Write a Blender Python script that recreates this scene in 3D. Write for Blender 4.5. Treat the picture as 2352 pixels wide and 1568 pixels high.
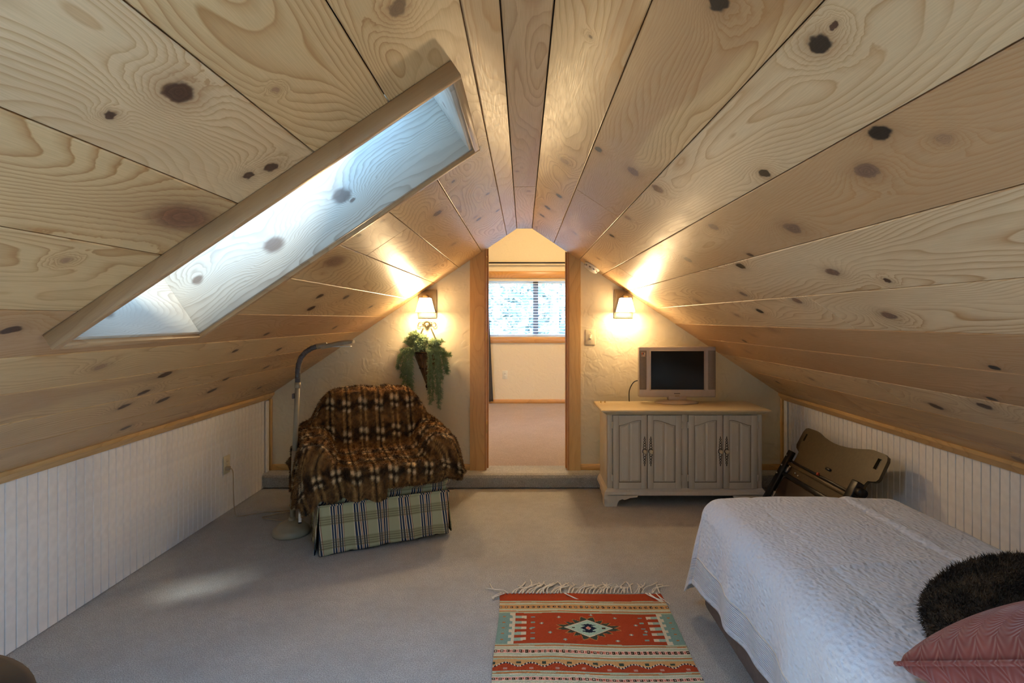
import bpy, bmesh, math, random
import numpy as np
from mathutils import Vector, Matrix, noise as mnoise

for o in list(bpy.data.objects):
    bpy.data.objects.remove(o)
SC = bpy.context.scene
COL = SC.collection
PI = math.pi
R = math.radians
random.seed(7)
RNG = np.random.default_rng(7)

# ------------------------------------------------------------------ camera
# image 2352 x 1568, focal length 1275 px, eye 1.27 m above the carpet, looking along +Y
cam_d = bpy.data.cameras.new('camera')
cam = bpy.data.objects.new('camera', cam_d); COL.objects.link(cam)
cam.location = (0, 0, 1.27); cam.rotation_euler = (PI / 2, 0, 0)
cam_d.sensor_width = 36; cam_d.lens = 1275 / 2352 * 36
cam_d.shift_x = -26 / 2352; cam_d.shift_y = -52 / 2352
cam_d.clip_start = .02; cam_d.clip_end = 200
SC.camera = cam

# ------------------------------------------------------------------ sky, sun, exposure
W = bpy.data.worlds.new('sky'); SC.world = W; W.use_nodes = True
bg = W.node_tree.nodes['Background']
bg.inputs[0].default_value = (.275, .545, 1.0, 1); bg.inputs[1].default_value = 23.0
sun_l = bpy.data.lights.new('sun', 'SUN'); sun_l.energy = 21.0; sun_l.angle = R(9); sun_l.color = (1.0, .97, .92)
sun = bpy.data.objects.new('sun', sun_l); COL.objects.link(sun)
sun.rotation_euler = Vector((-.5, .65, -1)).to_track_quat('-Z', 'Y').to_euler()
SC.view_settings.view_transform = 'Standard'; SC.view_settings.look = 'None'
SC.view_settings.gamma = 1; SC.view_settings.use_curve_mapping = False
SC.view_settings.exposure = 0.80
SC.cycles.use_adaptive_sampling = True; SC.cycles.adaptive_threshold = .05
SC.cycles.max_bounces = 6; SC.cycles.diffuse_bounces = 4; SC.cycles.glossy_bounces = 2
SC.cycles.transparent_max_bounces = 12
SC.cycles.sample_clamp_indirect = 6.0

def portal(name, loc, ax, ay, sx, sy):
    """sky portal lying in an opening; ax, ay = in-plane axes; light travels along ax x ay reversed"""
    l = bpy.data.lights.new(name, 'AREA'); l.shape = 'RECTANGLE'; l.size = sx; l.size_y = sy
    l.cycles.is_portal = True
    o = bpy.data.objects.new(name, l); COL.objects.link(o)
    ax = Vector(ax).normalized(); ay = Vector(ay).normalized(); az = ax.cross(ay)
    m = Matrix((ax, ay, az)).transposed().to_4x4(); m.translation = loc
    o.matrix_world = m
    return o

# ------------------------------------------------------------------ room dimensions
FARY = 4.25          # gable wall with the doorway
BACKY = -1.5         # gable wall behind the camera
ZR = 1.96            # underside of the ridge board
XL0, XR0 = -.05, .067
KL, KR = .673, .666
CL, CR = math.hypot(1, KL), math.hypot(1, KR)
XWL, XWR = -1.953, 2.0
STEP = .115
def ceil_z(x):
    if x < XL0: return ZR + KL * (x - XL0)
    if x > XR0: return ZR - KR * (x - XR0)
    return ZR
M_LEFT = Matrix(((0, -1 / CL, -KL / CL, XL0), (1, 0, 0, 0), (0, -KL / CL, 1 / CL, ZR), (0, 0, 0, 1)))
M_RIGHT = Matrix(((0, 1 / CR, KR / CR, XR0), (-1, 0, 0, 0), (0, -KR / CR, 1 / CR, ZR), (0, 0, 0, 1)))
# skylight openings: (Y0, Y1, s0, s1) along each slope, rough size of the trimmed opening
SKY_L = [(1.325, 1.88, .165, 1.285)]
FILL_SKY_R = [(-1.15, -.50, .165, 1.285), (-.30, .35, .165, 1.285)]  # unseen pair, added behind the camera as fill daylight

# ------------------------------------------------------------------ helpers
def link(name, me, parent=None, mat=None):
    o = bpy.data.objects.new(name, me); COL.objects.link(o)
    if mat is not None and me is not None and not me.materials: me.materials.append(mat)
    if parent is not None: o.parent = parent
    return o
def tag(o, label=None, cat=None, group=None, kind=None):
    if label: o['label'] = label
    if cat: o['category'] = cat
    if group: o['group'] = group
    if kind: o['kind'] = kind
    return o
def empty(name, loc=(0, 0, 0), rz=0, label=None, cat=None, group=None, kind=None):
    o = bpy.data.objects.new(name, None); COL.objects.link(o)
    o.location = loc; o.rotation_euler = (0, 0, rz); o.empty_display_size = .1
    return tag(o, label, cat, group, kind)

class MB:
    """collects shapes of ONE part, then builds one mesh object"""
    def __init__(s): s.v = []; s.f = []; s.sm = []
    def add(s, vs, fs, smooth=False, M=None):
        n = len(s.v)
        for p in vs: s.v.append(tuple(M @ Vector(p)) if M is not None else tuple(p))
        for f in fs: s.f.append([i + n for i in f]); s.sm.append(smooth)
        return s
    def box(s, x0, x1, y0, y1, z0, z1, M=None):
        return s.add([(x0,y0,z0),(x1,y0,z0),(x1,y1,z0),(x0,y1,z0),(x0,y0,z1),(x1,y0,z1),(x1,y1,z1),(x0,y1,z1)],
                     [(0,3,2,1),(4,5,6,7),(0,1,5,4),(1,2,6,5),(2,3,7,6),(3,0,4,7)], False, M)
    def rbox(s, x0, x1, y0, y1, z0, z1, r, seg=2, M=None, smooth=True):
        bm = bmesh.new(); bmesh.ops.create_cube(bm, size=1)
        for v in bm.verts:
            v.co = ((x0 + x1) / 2 + v.co.x * (x1 - x0), (y0 + y1) / 2 + v.co.y * (y1 - y0), (z0 + z1) / 2 + v.co.z * (z1 - z0))
        bmesh.ops.bevel(bm, geom=bm.edges[:], offset=r, segments=seg, affect='EDGES', profile=.5)
        bm.verts.index_update()
        s.add([tuple(v.co) for v in bm.verts], [[v.index for v in f.verts] for f in bm.faces], smooth, M)
        bm.free(); return s
    def prism(s, pts, z0, z1, M=None, smooth=False):
        """polygon pts (x,y) counter-clockwise, extruded z0..z1"""
        n = len(pts)
        vs = [(x, y, z0) for x, y in pts] + [(x, y, z1) for x, y in pts]
        fs = [tuple(reversed(range(n))), tuple(range(n, 2 * n))] + [(i, (i + 1) % n, n + (i + 1) % n, n + i) for i in range(n)]
        return s.add(vs, fs, smooth, M)
    def lathe(s, prof, c=(0, 0, 0), seg=24, M=None, cap=True, smooth=True):
        vs = []; fs = []
        for r, z in prof:
            for k in range(seg):
                a = 2 * PI * k / seg; vs.append((c[0] + r * math.cos(a), c[1] + r * math.sin(a), c[2] + z))
        for i in range(len(prof) - 1):
            for k in range(seg):
                k2 = (k + 1) % seg
                fs.append((i * seg + k, i * seg + k2, (i + 1) * seg + k2, (i + 1) * seg + k))
        if cap:
            fs.append(tuple(reversed(range(seg)))); fs.append(tuple(range((len(prof) - 1) * seg, len(prof) * seg)))
        return s.add(vs, fs, smooth, M)
    def tube(s, pts, r, seg=8, M=None, cap=True):
        pts = [Vector(p) for p in pts]; n = len(pts)
        rr = r if isinstance(r, (list, tuple)) else [r] * n
        vs = []; fs = []; up = None
        for i, p in enumerate(pts):
            t = (pts[min(i + 1, n - 1)] - pts[max(i - 1, 0)]).normalized()
            if up is None:
                up = Vector((0, 0, 1)) if abs(t.z) < .9 else Vector((1, 0, 0))
            a = t.cross(up)
            if a.length < 1e-5: a = t.cross(Vector((0, 1, .1)))
            a.normalize(); b = a.cross(t).normalized(); up = b
            for k in range(seg):
                w = 2 * PI * k / seg
                vs.append(tuple(p + (a * math.cos(w) + b * math.sin(w)) * rr[i]))
        for i in range(n - 1):
            for k in range(seg):
                k2 = (k + 1) % seg
                fs.append((i * seg + k, i * seg + k2, (i + 1) * seg + k2, (i + 1) * seg + k))
        if cap:
            fs.append(tuple(reversed(range(seg)))); fs.append(tuple(range((n - 1) * seg, n * seg)))
        return s.add(vs, fs, True, M)
    def ball(s, c, rx, ry=None, rz=None, seg=12, rings=8, M=None):
        ry = ry or rx; rz = rz or rx; vs = [(c[0], c[1], c[2] - rz)]; fs = []
        for i in range(1, rings):
            a = -PI / 2 + PI * i / rings
            for k in range(seg):
                w = 2 * PI * k / seg
                vs.append((c[0] + rx * math.cos(a) * math.cos(w), c[1] + ry * math.cos(a) * math.sin(w), c[2] + rz * math.sin(a)))
        vs.append((c[0], c[1], c[2] + rz)); last = len(vs) - 1
        for k in range(seg): fs.append((0, 1 + (k + 1) % seg, 1 + k))
        for i in range(rings - 2):
            for k in range(seg):
                a = 1 + i * seg
                fs.append((a + k, a + (k + 1) % seg, a + seg + (k + 1) % seg, a + seg + k))
        a = 1 + (rings - 2) * seg
        for k in range(seg): fs.append((a + k, a + (k + 1) % seg, last))
        return s.add(vs, fs, True, M)
    def mesh(s, name):
        me = bpy.data.meshes.new(name); me.from_pydata(s.v, [], s.f); me.update()
        bm = bmesh.new(); bm.from_mesh(me); bmesh.ops.recalc_face_normals(bm, faces=bm.faces); bm.to_mesh(me); bm.free()
        me.polygons.foreach_set('use_smooth', s.sm); me.update()
        return me
    def build(s, name, mat, parent=None):
        return link(name, s.mesh(name), parent, mat)

def grid_mesh(name, P, mat=None, smooth=True):
    """P: (n,m,3) array of points -> quad sheet"""
    n, m = P.shape[:2]
    me = bpy.data.meshes.new(name)
    idx = np.arange(n * m).reshape(n, m)
    q = np.stack([idx[:-1, :-1], idx[:-1, 1:], idx[1:, 1:], idx[1:, :-1]], -1).reshape(-1, 4)
    me.vertices.add(n * m); me.vertices.foreach_set('co', P.reshape(-1).astype(np.float32))
    me.loops.add(q.size); me.loops.foreach_set('vertex_index', q.reshape(-1).astype(np.int32))
    me.polygons.add(len(q)); me.polygons.foreach_set('loop_start', np.arange(0, q.size, 4, dtype=np.int32))
    me.update(calc_edges=True)
    me.polygons.foreach_set('use_smooth', np.full(len(q), smooth))
    if mat: me.materials.append(mat)
    me.update(); me.validate()
    return me
def srgb(r, g, b):
    f = lambda c: (c / 255 / 12.92) if c <= 10 else ((c / 255 + .055) / 1.055) ** 2.4
    return (f(r), f(g), f(b))
def vcol(me, name, arr):
    a = me.color_attributes.new(name, 'FLOAT_COLOR', 'POINT')
    full = np.ones((len(me.vertices), 4), np.float32); full[:, :3] = arr
    a.data.foreach_set('color', full.reshape(-1))

# ------------------------------------------------------------------ materials
class NT:
    def __init__(s, name):
        s.m = bpy.data.materials.new(name); s.m.use_nodes = True
        s.t = s.m.node_tree; s.b = s.t.nodes['Principled BSDF']; s.out = s.t.nodes['Material Output']
    def n(s, typ, **kw):
        x = s.t.nodes.new(typ)
        for k, v in kw.items(): setattr(x, k, v)
        return x
    def put(s, sock, v):
        if isinstance(v, bpy.types.NodeSocket): s.t.links.new(v, sock)
        elif v is not None:
            if isinstance(v, (tuple, list)) and len(v) == 3 and sock.type == 'RGBA': v = (*v, 1)
            sock.default_value = v
    def math(s, op, a, b=None, c=None, clamp=False):
        x = s.n('ShaderNodeMath', operation=op, use_clamp=clamp)
        s.put(x.inputs[0], a); s.put(x.inputs[1], b); s.put(x.inputs[2], c)
        return x.outputs[0]
    def vec(s, op, a, b=None, c=None):
        x = s.n('ShaderNodeVectorMath', operation=op)
        s.put(x.inputs[0], a); s.put(x.inputs[1], b); s.put(x.inputs[2], c)
        return x.outputs['Value'] if op in ('LENGTH', 'DISTANCE', 'DOT_PRODUCT') else x.outputs[0]
    def mix(s, f, a, b, mode='MIX'):
        x = s.n('ShaderNodeMix', data_type='RGBA', blend_type=mode)
        s.put(x.inputs[0], f); s.put(x.inputs[6], a); s.put(x.inputs[7], b)
        return x.outputs[2]
    def obj(s): return s.n('ShaderNodeTexCoord').outputs['Object']
    def sep(s, v):
        x = s.n('ShaderNodeSeparateXYZ'); s.put(x.inputs[0], v); return x.outputs
    def noise(s, v, scale, detail=2, rough=.5, dist=0):
        x = s.n('ShaderNodeTexNoise'); s.put(x.inputs['Vector'], v)
        x.inputs['Scale'].default_value = scale; x.inputs['Detail'].default_value = detail
        x.inputs['Roughness'].default_value = rough; x.inputs['Distortion'].default_value = dist
        return x.outputs['Fac'], x.outputs['Color']
    def rng(s, v, a, b, c=0., d=1., smooth=True):
        x = s.n('ShaderNodeMapRange', interpolation_type='SMOOTHSTEP' if smooth else 'LINEAR')
        s.put(x.inputs[0], v)
        for i, k in enumerate((a, b, c, d)): x.inputs[i + 1].default_value = k
        return x.outputs[0]
    def ramp(s, f, stops, interp='LINEAR'):
        x = s.n('ShaderNodeValToRGB'); s.put(x.inputs[0], f); r = x.color_ramp; r.interpolation = interp
        while len(r.elements) > 1: r.elements.remove(r.elements[-1])
        for i, (p, c) in enumerate(stops):
            e = r.elements[0] if i == 0 else r.elements.new(p)
            e.position = p; e.color = (*c, 1) if len(c) == 3 else c
        return x.outputs[0]
    def bump(s, h, strength=.3, dist=.01):
        x = s.n('ShaderNodeBump'); s.put(x.inputs['Height'], h)
        x.inputs['Strength'].default_value = strength; x.inputs['Distance'].default_value = dist
        s.t.links.new(x.outputs[0], s.b.inputs['Normal'])
    def set(s, col=None, rough=None, metal=None, spec=None, **kw):
        for k, v in (('Base Color', col), ('Roughness', rough), ('Metallic', metal), ('Specular IOR Level', spec)):
            s.put(s.b.inputs[k], v)
        for k, v in kw.items(): s.put(s.b.inputs[k.replace('_', ' ')], v)
        return s.m

def plain(name, col, rough=.5, metal=0., spec=.5, nz=.06, scale=30):
    n = NT(name)
    f, _ = n.noise(n.obj(), scale, 1)
    c = n.mix(n.rng(f, .3, .7), tuple(x * (1 - nz) for x in col), tuple(min(1, x * (1 + nz)) for x in col))
    return n.set(c, rough, metal, spec)

KC = {'k': (.010, .007, .005), 'd': (.060, .026, .013), 'g': (.16, .088, .052), 'm': (.27, .15, .075), 'r': (.17, .072, .034)}
def wood(name, seed, knots=(), base=(.70, .49, .25), late=(.43, .225, .08), heart=0., hcol=(.52, .31, .15),
         rough=.40, K=15., along='X', vgrain=3.2, line=.75, coat=.15):
    """pine: growth rings are the contour lines of a stretched noise field that swells round each knot"""
    n = NT(name)
    P = n.obj()
    if along == 'Y':
        x = n.n('ShaderNodeVectorRotate', rotation_type='Z_AXIS'); n.put(x.inputs[0], P); x.inputs['Angle'].default_value = -PI / 2; P = x.outputs[0]
    if along == 'Z':
        x = n.n('ShaderNodeVectorRotate', rotation_type='Y_AXIS'); n.put(x.inputs[0], P); x.inputs['Angle'].default_value = PI / 2; P = x.outputs[0]
    _, wc = n.noise(n.vec('MULTIPLY', P, (9., 30., 30.)), 1., 1)
    P2 = n.vec('ADD', P, n.vec('MULTIPLY', n.vec('SUBTRACT', wc, (.5, .5, .5)), (.02, .010, .01)))
    S = n.vec('MULTIPLY_ADD', P2, (.85, 4.2, 3.), (seed * 3.71, seed * 1.37, seed * .91))
    F0, _ = n.noise(S, 1.0, 1.6, .45)
    sp = n.sep(P2)
    F = n.math('MULTIPLY_ADD', F0, 2.6, n.math('MULTIPLY', sp[1], vgrain * (1 if int(seed * 10) % 2 else -1)))
    halo = None; ks = []
    if knots:
        _, w2 = n.noise(P, 60., 1.5, .6)
        P3 = n.vec('ADD', P2, n.vec('MULTIPLY', n.vec('SUBTRACT', w2, (.5, .5, .5)), (.016, .013, 0.)))
    for (u0, v0, r, kd) in knots:
        ru, rv = (r * 1.25, r * .85) if kd != 'r' else (r * 1.9, r * .8)
        d = n.vec('LENGTH', n.vec('MULTIPLY_ADD', P3, (1 / ru, 1 / rv, 0), (-u0 / ru, -v0 / rv, 0)))
        d2 = n.math('MULTIPLY', d, d)
        g = n.math('POWER', 2.718, n.math('MULTIPLY', d2, -.13))
        F = n.math('MULTIPLY_ADD', g, .38 + 3 * r, F)
        h = n.math('POWER', 2.718, n.math('MULTIPLY', d2, -.38))
        halo = h if halo is None else n.math('MAXIMUM', halo, h)
        ks.append((n.rng(d, .74 if kd != 'r' else .4, 1.10 if kd != 'r' else 1.2, 1., 0.), KC[kd], d))
    fr = n.math('FRACT', n.math('MULTIPLY', F, K))
    lw = n.ramp(fr, [(0., (0, 0, 0)), (.45, (.06, .06, .06)), (.80, (.55, .55, .55)), (.93, (1, 1, 1)), (1., (0, 0, 0))])
    st, _ = n.noise(n.vec('MULTIPLY_ADD', P, (1.3, 7., 7.), (seed, seed * 2, 0)), 1., 1)
    lw = n.math('MULTIPLY', lw, n.rng(st, .28, .60, line * .30, line))
    bcol = base
    if heart > 0:
        hm, _ = n.noise(n.vec('MULTIPLY_ADD', P2, (.9, 6., 5.), (seed * 5.1, seed * 2.2, 3.)), 1., 1.5)
        bcol = n.mix(n.math('MULTIPLY', n.rng(hm, .62 - heart * .42, .72 - heart * .42), .85), base, hcol)
    c = n.mix(lw, bcol, late)
    fb, _ = n.noise(n.vec('MULTIPLY', P, (14., 420., 420.)), 1., 1)
    c = n.mix(n.rng(fb, .25, .75, 0., .16), c, (.25, .13, .05))
    bl, _ = n.noise(n.vec('MULTIPLY_ADD', P, (1.6, 5., 5.), (seed * 9., 0, 0)), 1., 1)
    c = n.mix(n.rng(bl, .45, .8, 0., .26), c, (.34, .19, .08))
    if halo is not None: c = n.mix(n.math('MULTIPLY', halo, .60), c, (.24, .115, .045))
    kn = n.noise(n.vec('MULTIPLY', P, (70., 110., 70.)), 1., 1)[0] if knots else None
    for m_, kc, d in ks:
        rg = n.math('FRACT', n.math('MULTIPLY', d, 3.6))
        kcol = n.mix(n.math('MULTIPLY', n.math('MULTIPLY', kn, rg), .5), kc, tuple(min(1, x * 3.2 + .01) for x in kc))
        c = n.mix(m_, c, kcol)
    n.set(c, n.rng(fb, .2, .8, rough - .05, rough + .08), 0., .5)
    n.b.inputs['Coat Weight'].default_value = coat; n.b.inputs['Coat Roughness'].default_value = .35
    wv, _ = n.noise(n.vec('MULTIPLY', P, (5., 16., 10.)), 1., 0)
    n.bump(wv, .32, .006)
    return n.m

def carpet(name, c0, c1):
    n = NT(name); P = n.obj()
    a, _ = n.noise(P, 230., 1, .7); b, _ = n.noise(P, 3.2, 2, .6); d, _ = n.noise(P, 700., 0)
    c = n.mix(n.rng(a, .3, .7), c0, c1)
    e_, _ = n.noise(P, 22., 2, .6)
    c = n.mix(n.rng(e_, .35, .75, 0., .30), c, c0)
    c = n.mix(n.rng(b, .35, .7, 0., .30), c, c0)
    c = n.mix(n.rng(d, .35, .75, 0., .28), c, tuple(x * .5 for x in c0))
    n.set(c, .95, 0., .1); n.b.inputs['Sheen Weight'].default_value = .25
    n.bump(a, .9, .010)
    return n.m
def plaster(name, col, s=.35):
    n = NT(name); P = n.obj()
    a, _ = n.noise(P, 11., 2, .55, .6); b, _ = n.noise(P, 45., 1)
    r = n.math('ADD', n.rng(a, .46, .60), n.math('MULTIPLY', b, .35))
    n.set(n.mix(b, tuple(x * .95 for x in col), col), .75, 0., .25); n.bump(r, s, .012)
    return n.m

M = {}
M['carpet'] = carpet('carpet', (.375, .375, .36), (.775, .775, .75))
M['carpet_far'] = carpet('carpet_far', (.40, .29, .23), (.66, .51, .43))
M['plaster'] = plaster('cream_plaster', (.79, .72, .54), .13)
M['plaster_far'] = plaster('warm_plaster', (.80, .65, .40), .10)
M['bead'] = plain('white_beadboard', (.88, .86, .82), .45, nz=.03)
M['bead_gap'] = plain('bead_groove', (.60, .59, .58), .7, nz=.03)
M['sheath'] = plain('dark_sheathing', (.06, .04, .025), .9)
M['trim'] = wood('pine_trim', 2.3, (), (.74, .47, .18), (.50, .25, .07), rough=.35, K=9, line=.5)
M['trimY'] = wood('pine_trim_lengthwise', 4.1, (), (.72, .47, .20), (.48, .25, .08), rough=.35, K=9, line=.5, along='Y')
M['trimZ'] = wood('pine_trim_upright', 3.3, (), (.72, .44, .16), (.50, .25, .07), rough=.35, K=10, line=.55, along='Z')
M['trimZd'] = wood('pine_jamb', 5.3, (), (.58, .29, .09), (.40, .17, .05), rough=.35, K=10, line=.5, along='Z')
M['trim_o'] = wood('orange_pine', 6.2, ((-.2, 1.0, .02, 'd'), (.33, 1.0, .02, 'd')), (.66, .32, .09), (.45, .19, .05), rough=.35, K=9, line=.5)
M['white'] = plain('white_plastic', (.80, .78, .72), .35, nz=.02)
M['ivory'] = plain('ivory_plastic', (.74, .66, .46), .35, nz=.02)
M['black'] = plain('black_metal', (.014, .013, .013), .38, .3)
M['steel'] = plain('steel', (.55, .54, .52), .3, 1.)
M['brass'] = plain('brass', (.55, .40, .16), .32, 1.)

def glass_mat(name='clear_glass', tr=(.97, .985, .98)):
    n = NT(name); t = n.n('ShaderNodeBsdfTransparent'); g = n.n('ShaderNodeBsdfGlossy'); g.inputs['Roughness'].default_value = .02
    t.inputs[0].default_value = (*tr, 1)
    x = n.n('ShaderNodeMixShader'); x.inputs[0].default_value = .06
    n.t.links.new(t.outputs[0], x.inputs[1]); n.t.links.new(g.outputs[0], x.inputs[2]); n.t.links.new(x.outputs[0], n.out.inputs[0])
    return n.m
M['glass'] = glass_mat()
M['tint'] = glass_mat('dimming_pane', (.45, .46, .45))  # tint made up to hold back daylight in the left shaft
M['glass_dim'] = glass_mat('dimming_glass', (.72, .76, .78))  # dimming made up to darken the bright view outside

# ------------------------------------------------------------------ floor, step
fl = MB().box(-2.1, 2.15, BACKY - .1, 4.40, -.08, 0).build('floor', M['carpet']); tag(fl, 'beige wall to wall carpet of the attic room', kind='structure')
# carpeted step: rounded nosing all along the gable wall
prof = [(4.37, 0.001), (4.165, 0.001), (4.150, .01), (4.145, .06), (4.135, .085), (4.14, .104), (4.16, .115), (4.37, .115)]
st = MB()
st.add([(x, y, z) for x in (XWL + .004, XWR - .004) for y, z in prof],
       [(i, i + 1, 8 + i + 1, 8 + i) for i in range(7)] + [tuple(range(8)), tuple(range(15, 7, -1)), (7, 0, 8, 15)], False)
stp = st.build('floor_step', M['carpet']); tag(stp, 'carpet covered step running under the doorway wall', kind='structure')
ff = MB().box(-2.3, 2.3, 4.37, 7.6, -.05, STEP).build('floor_next_room', M['carpet_far']); tag(ff, 'pinkish carpet of the room beyond the doorway', kind='structure')

# ------------------------------------------------------------------ gable walls
wf = MB()
T = .03
out = [(-2.06, 0), (-.30, 0), (-.30, ceil_z(-.30) + T), (XL0, ZR + T), (XR0, ZR + T), (.353, ceil_z(.353) + T), (.353, 0), (2.1, 0), (2.1, .85), (XR0, 2.25), (XL0, 2.25), (-2.06, .85)]
MF = Matrix(((1, 0, 0, 0), (0, 0, 1, 0), (0, 1, 0, 0), (0, 0, 0, 1)))
wf.prism(out, FARY, FARY + .115, MF)
o = wf.build('wall_far', M['plaster']); tag(o, 'cream textured plaster gable wall around the doorway', kind='structure')
# back gable wall (behind the camera)
wb = MB().box(-2.1, 2.15, BACKY - .12, BACKY, 0, 2.2)
o = wb.build('wall_back', M['plaster']); tag(o, 'cream plaster gable wall behind the viewer', kind='structure')

# knee walls with bead board strips
def knee(name, xw, side, label, seams):
    top = ceil_z(xw) + .01
    b = MB(); x1 = xw - side * .0; x2 = xw + side * .05
    b.box(min(x1, x2), max(x1, x2), BACKY, FARY, -.05, top + .05)
    w = b.build(name, M['bead_gap']); tag(w, label, kind='structure')
    p = .0475
    m = MB()
    d = .009
    d = .006
    pr = [(0.0022, 0), (.0026, d * .8), (.0042, d), (p - .0042, d), (p - .0026, d * .8), (p - .0022, 0)]
    pr2 = [(y, (d_)) for y, d_ in pr]
    vs = [(-side * dd, y, z) for z in (0.004, top) for y, dd in pr2]; k = len(pr2)
    fs = [(i, i + 1, k + i + 1, k + i) for i in range(k - 1)] + [tuple(range(k)), tuple(range(2 * k - 1, k - 1, -1))]
    m.add(vs, fs)
    # small round bead beside each strip
    m.tube([(-side * .002, -.0, .004), (-side * .002, -.0, top)], .0014, 6)
    me = m.mesh('bead_strip'); me.materials.append(M['bead'])
    y = -.1
    while y < FARY - p * .5:
        gap = any(abs(y - s_) < p / 2 for s_ in seams)
        o = link('bead_strip', me, w); o.location = (xw, y + (.002 if gap else 0), 0)
        if gap: o.scale = (.93, .94, 1)
        y += p
    return w
knee('wall_left', XWL, -1, 'white bead board knee wall under the left slope', (3.13, 1.91))
knee('wall_right', XWR, 1, 'white bead board knee wall under the right slope', (3.0, 1.78))

# caps over the knee walls, corner strips, baseboards
def cap(name, xw, s):
    zt = ceil_z(xw - s * .048)
    pr = [(xw, zt - .055), (xw - s * .022, zt - .052), (xw - s * .047, zt - .020), (xw - s * .050, zt - .004), (xw - s * .03, zt + .006), (xw, zt + .02)]
    b = MB(); k = len(pr)
    for y0, y1 in ((BACKY, 2.86), (2.862, FARY)):
        b.add([(x, y, z) for y in (y0, y1) for x, z in pr], [(i, (i + 1) % k, k + (i + 1) % k, k + i) for i in range(k)] + [tuple(range(k)), tuple(range(2 * k - 1, k - 1, -1))])
    o = b.build(name, M['trimY']); tag(o, 'pine cap strip along the top of the knee wall', kind='structure')
cap('trim_1', XWL, -1); cap('trim_2', XWR, 1)
for nm, x0, x1 in (('trim_3', XWL + .012, XWL + .034), ('trim_4', XWR - .034, XWR - .012)):
    o = MB().rbox(x0, x1, FARY - .022, FARY, STEP, .66, .003, 1).build(nm, M['trimZ']); tag(o, 'narrow upright pine corner strip', kind='structure')
for nm, x0, x1 in (('trim_5', XWL + .010, XWL + .022), ('trim_6', XWR - .022, XWR - .010)):
    o = MB().rbox(x0, x1, FARY - .075, FARY - .03, 0.01, .65, .003, 1).build(nm, M['bead']); tag(o, 'white flat strip ending the bead board', kind='structure')
for nm, x0, x1 in (('baseboard_left', XWL + .03, -.407), ('baseboard_right', .437, XWR - .03)):
    o = MB().rbox(x0, x1, FARY - .016, FARY, STEP, STEP + .046, .004, 1).build(nm, M['trim']); tag(o, 'low pine baseboard on the gable wall', kind='structure')

# ------------------------------------------------------------------ ceiling boards
KN_L = [(0.877,0.596,0.026,"d"), (0.837,0.687,0.008,"d"), (1.015,0.218,0.022,"d"), (1.016,0.486,0.007,"m"), (1.222,0.838,0.06,"r"), (1.224,0.669,0.014,"d"), (1.252,0.625,0.018,"d"), (1.094,1.028,0.010,"m"), (1.204,1.280,0.020,"d"), (2.170,1.626,0.030,"d"), (2.208,1.760,0.024,"d"), (2.490,1.886,0.030,"d"), (2.217,1.862,0.026,"d"), (2.536,2.127,0.026,"d"), (2.918,1.912,0.03,"d"), (2.874,1.793,0.02,"d"), (2.519,1.052,0.022,"d"), (2.623,1.147,0.026,"d"), (2.848,1.036,0.024,"d"), (2.183,0.831,0.05,"r"), (2.089,0.576,0.012,"m"), (2.070,0.678,0.013,"d"), (2.463,0.398,0.028,"d"), (1.980,0.346,0.034,"r"), (2.181,0.270,0.012,"d"), (2.001,0.142,0.020,"d"), (2.696,0.149,0.014,"d"), (2.483,1.494,0.018,"d"), (3.000,1.531,0.020,"d"), (3.225,1.739,0.022,"d"),
        (3.1,.24,.02,'d'), (3.3,.44,.02,'m'), (3.55,.62,.016,'m'), (3.2,.12,.014,'d'), (.45,.43,.02,'d'), (.3,.9,.02,'d'), (.2,1.3,.02,'g'), (1.9,.05,.012,'d'), (3.4,1.33,.02,'d'), (2.55,1.36,.016,'d'),
        (3.0,.25,.016,'m'), (3.7,.9,.018,'m'), (3.5,1.1,.018,'d'), (3.6,1.68,.02,'d'), (3.7,2.06,.02,'d'), (1.7,1.5,.02,'m'), (1.85,2.1,.02,'m')]
KN_R = [(0.912,0.306,0.021,"k"), (0.863,0.473,0.020,"k"), (0.815,0.467,0.007,"d"), (1.849,0.360,0.026,"g"), (1.859,0.460,0.024,"g"), (1.859,0.222,0.018,"k"), (2.202,0.117,0.024,"m"), (2.780,0.132,0.022,"k"), (3.204,0.089,0.026,"d"), (3.526,0.062,0.022,"d"), (1.331,0.615,0.017,"k"), (0.964,0.662,0.021,"k"), (1.084,0.725,0.024,"g"), (0.888,0.726,0.012,"m"), (1.511,0.800,0.027,"g"), (1.868,0.687,0.022,"g"), (2.871,0.469,0.020,"k"), (2.390,0.460,0.018,"m"), (2.449,0.676,0.022,"m"), (2.416,0.780,0.024,"d"), (1.899,0.850,0.013,"d"), (2.065,0.890,0.022,"k"), (1.615,1.000,0.023,"g"), (2.381,1.053,0.020,"g"), (2.037,1.125,0.022,"g"), (2.467,1.182,0.022,"k"), (2.796,1.213,0.018,"m"), (1.652,1.228,0.025,"g"), (1.453,1.064,0.011,"d"), (2.176,1.864,0.026,"d"), (1.855,1.772,0.025,"d"), (1.542,1.489,0.016,"k"), (1.759,1.703,0.015,"k"), (2.154,2.229,0.028,"g"), (3.260,1.480,0.02,"d"), (2.986,1.405,0.02,"m"), (2.636,1.331,0.026,"m"), (3.047,1.077,0.026,"m"), (3.845,2.039,0.02,"d"),
        (3.4,.3,.018,'m'), (3.7,.52,.016,'m'), (3.3,.78,.02,'d'), (.4,.3,.02,'d'), (3.5,1.62,.02,'m'), (3.1,1.85,.02,'m'), (1.25,.1,.006,'d')]
SEAM_L = [0.0, 0.092, 0.321, 0.534, 0.751, 0.968, 1.205, 1.402, 1.595, 1.796, 2.005, 2.27]
SEAM_R = [0.0, 0.2, 0.432, 0.64, 0.865, 1.101, 1.313, 1.513, 1.722, 1.946, 2.166, 2.35]
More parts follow.
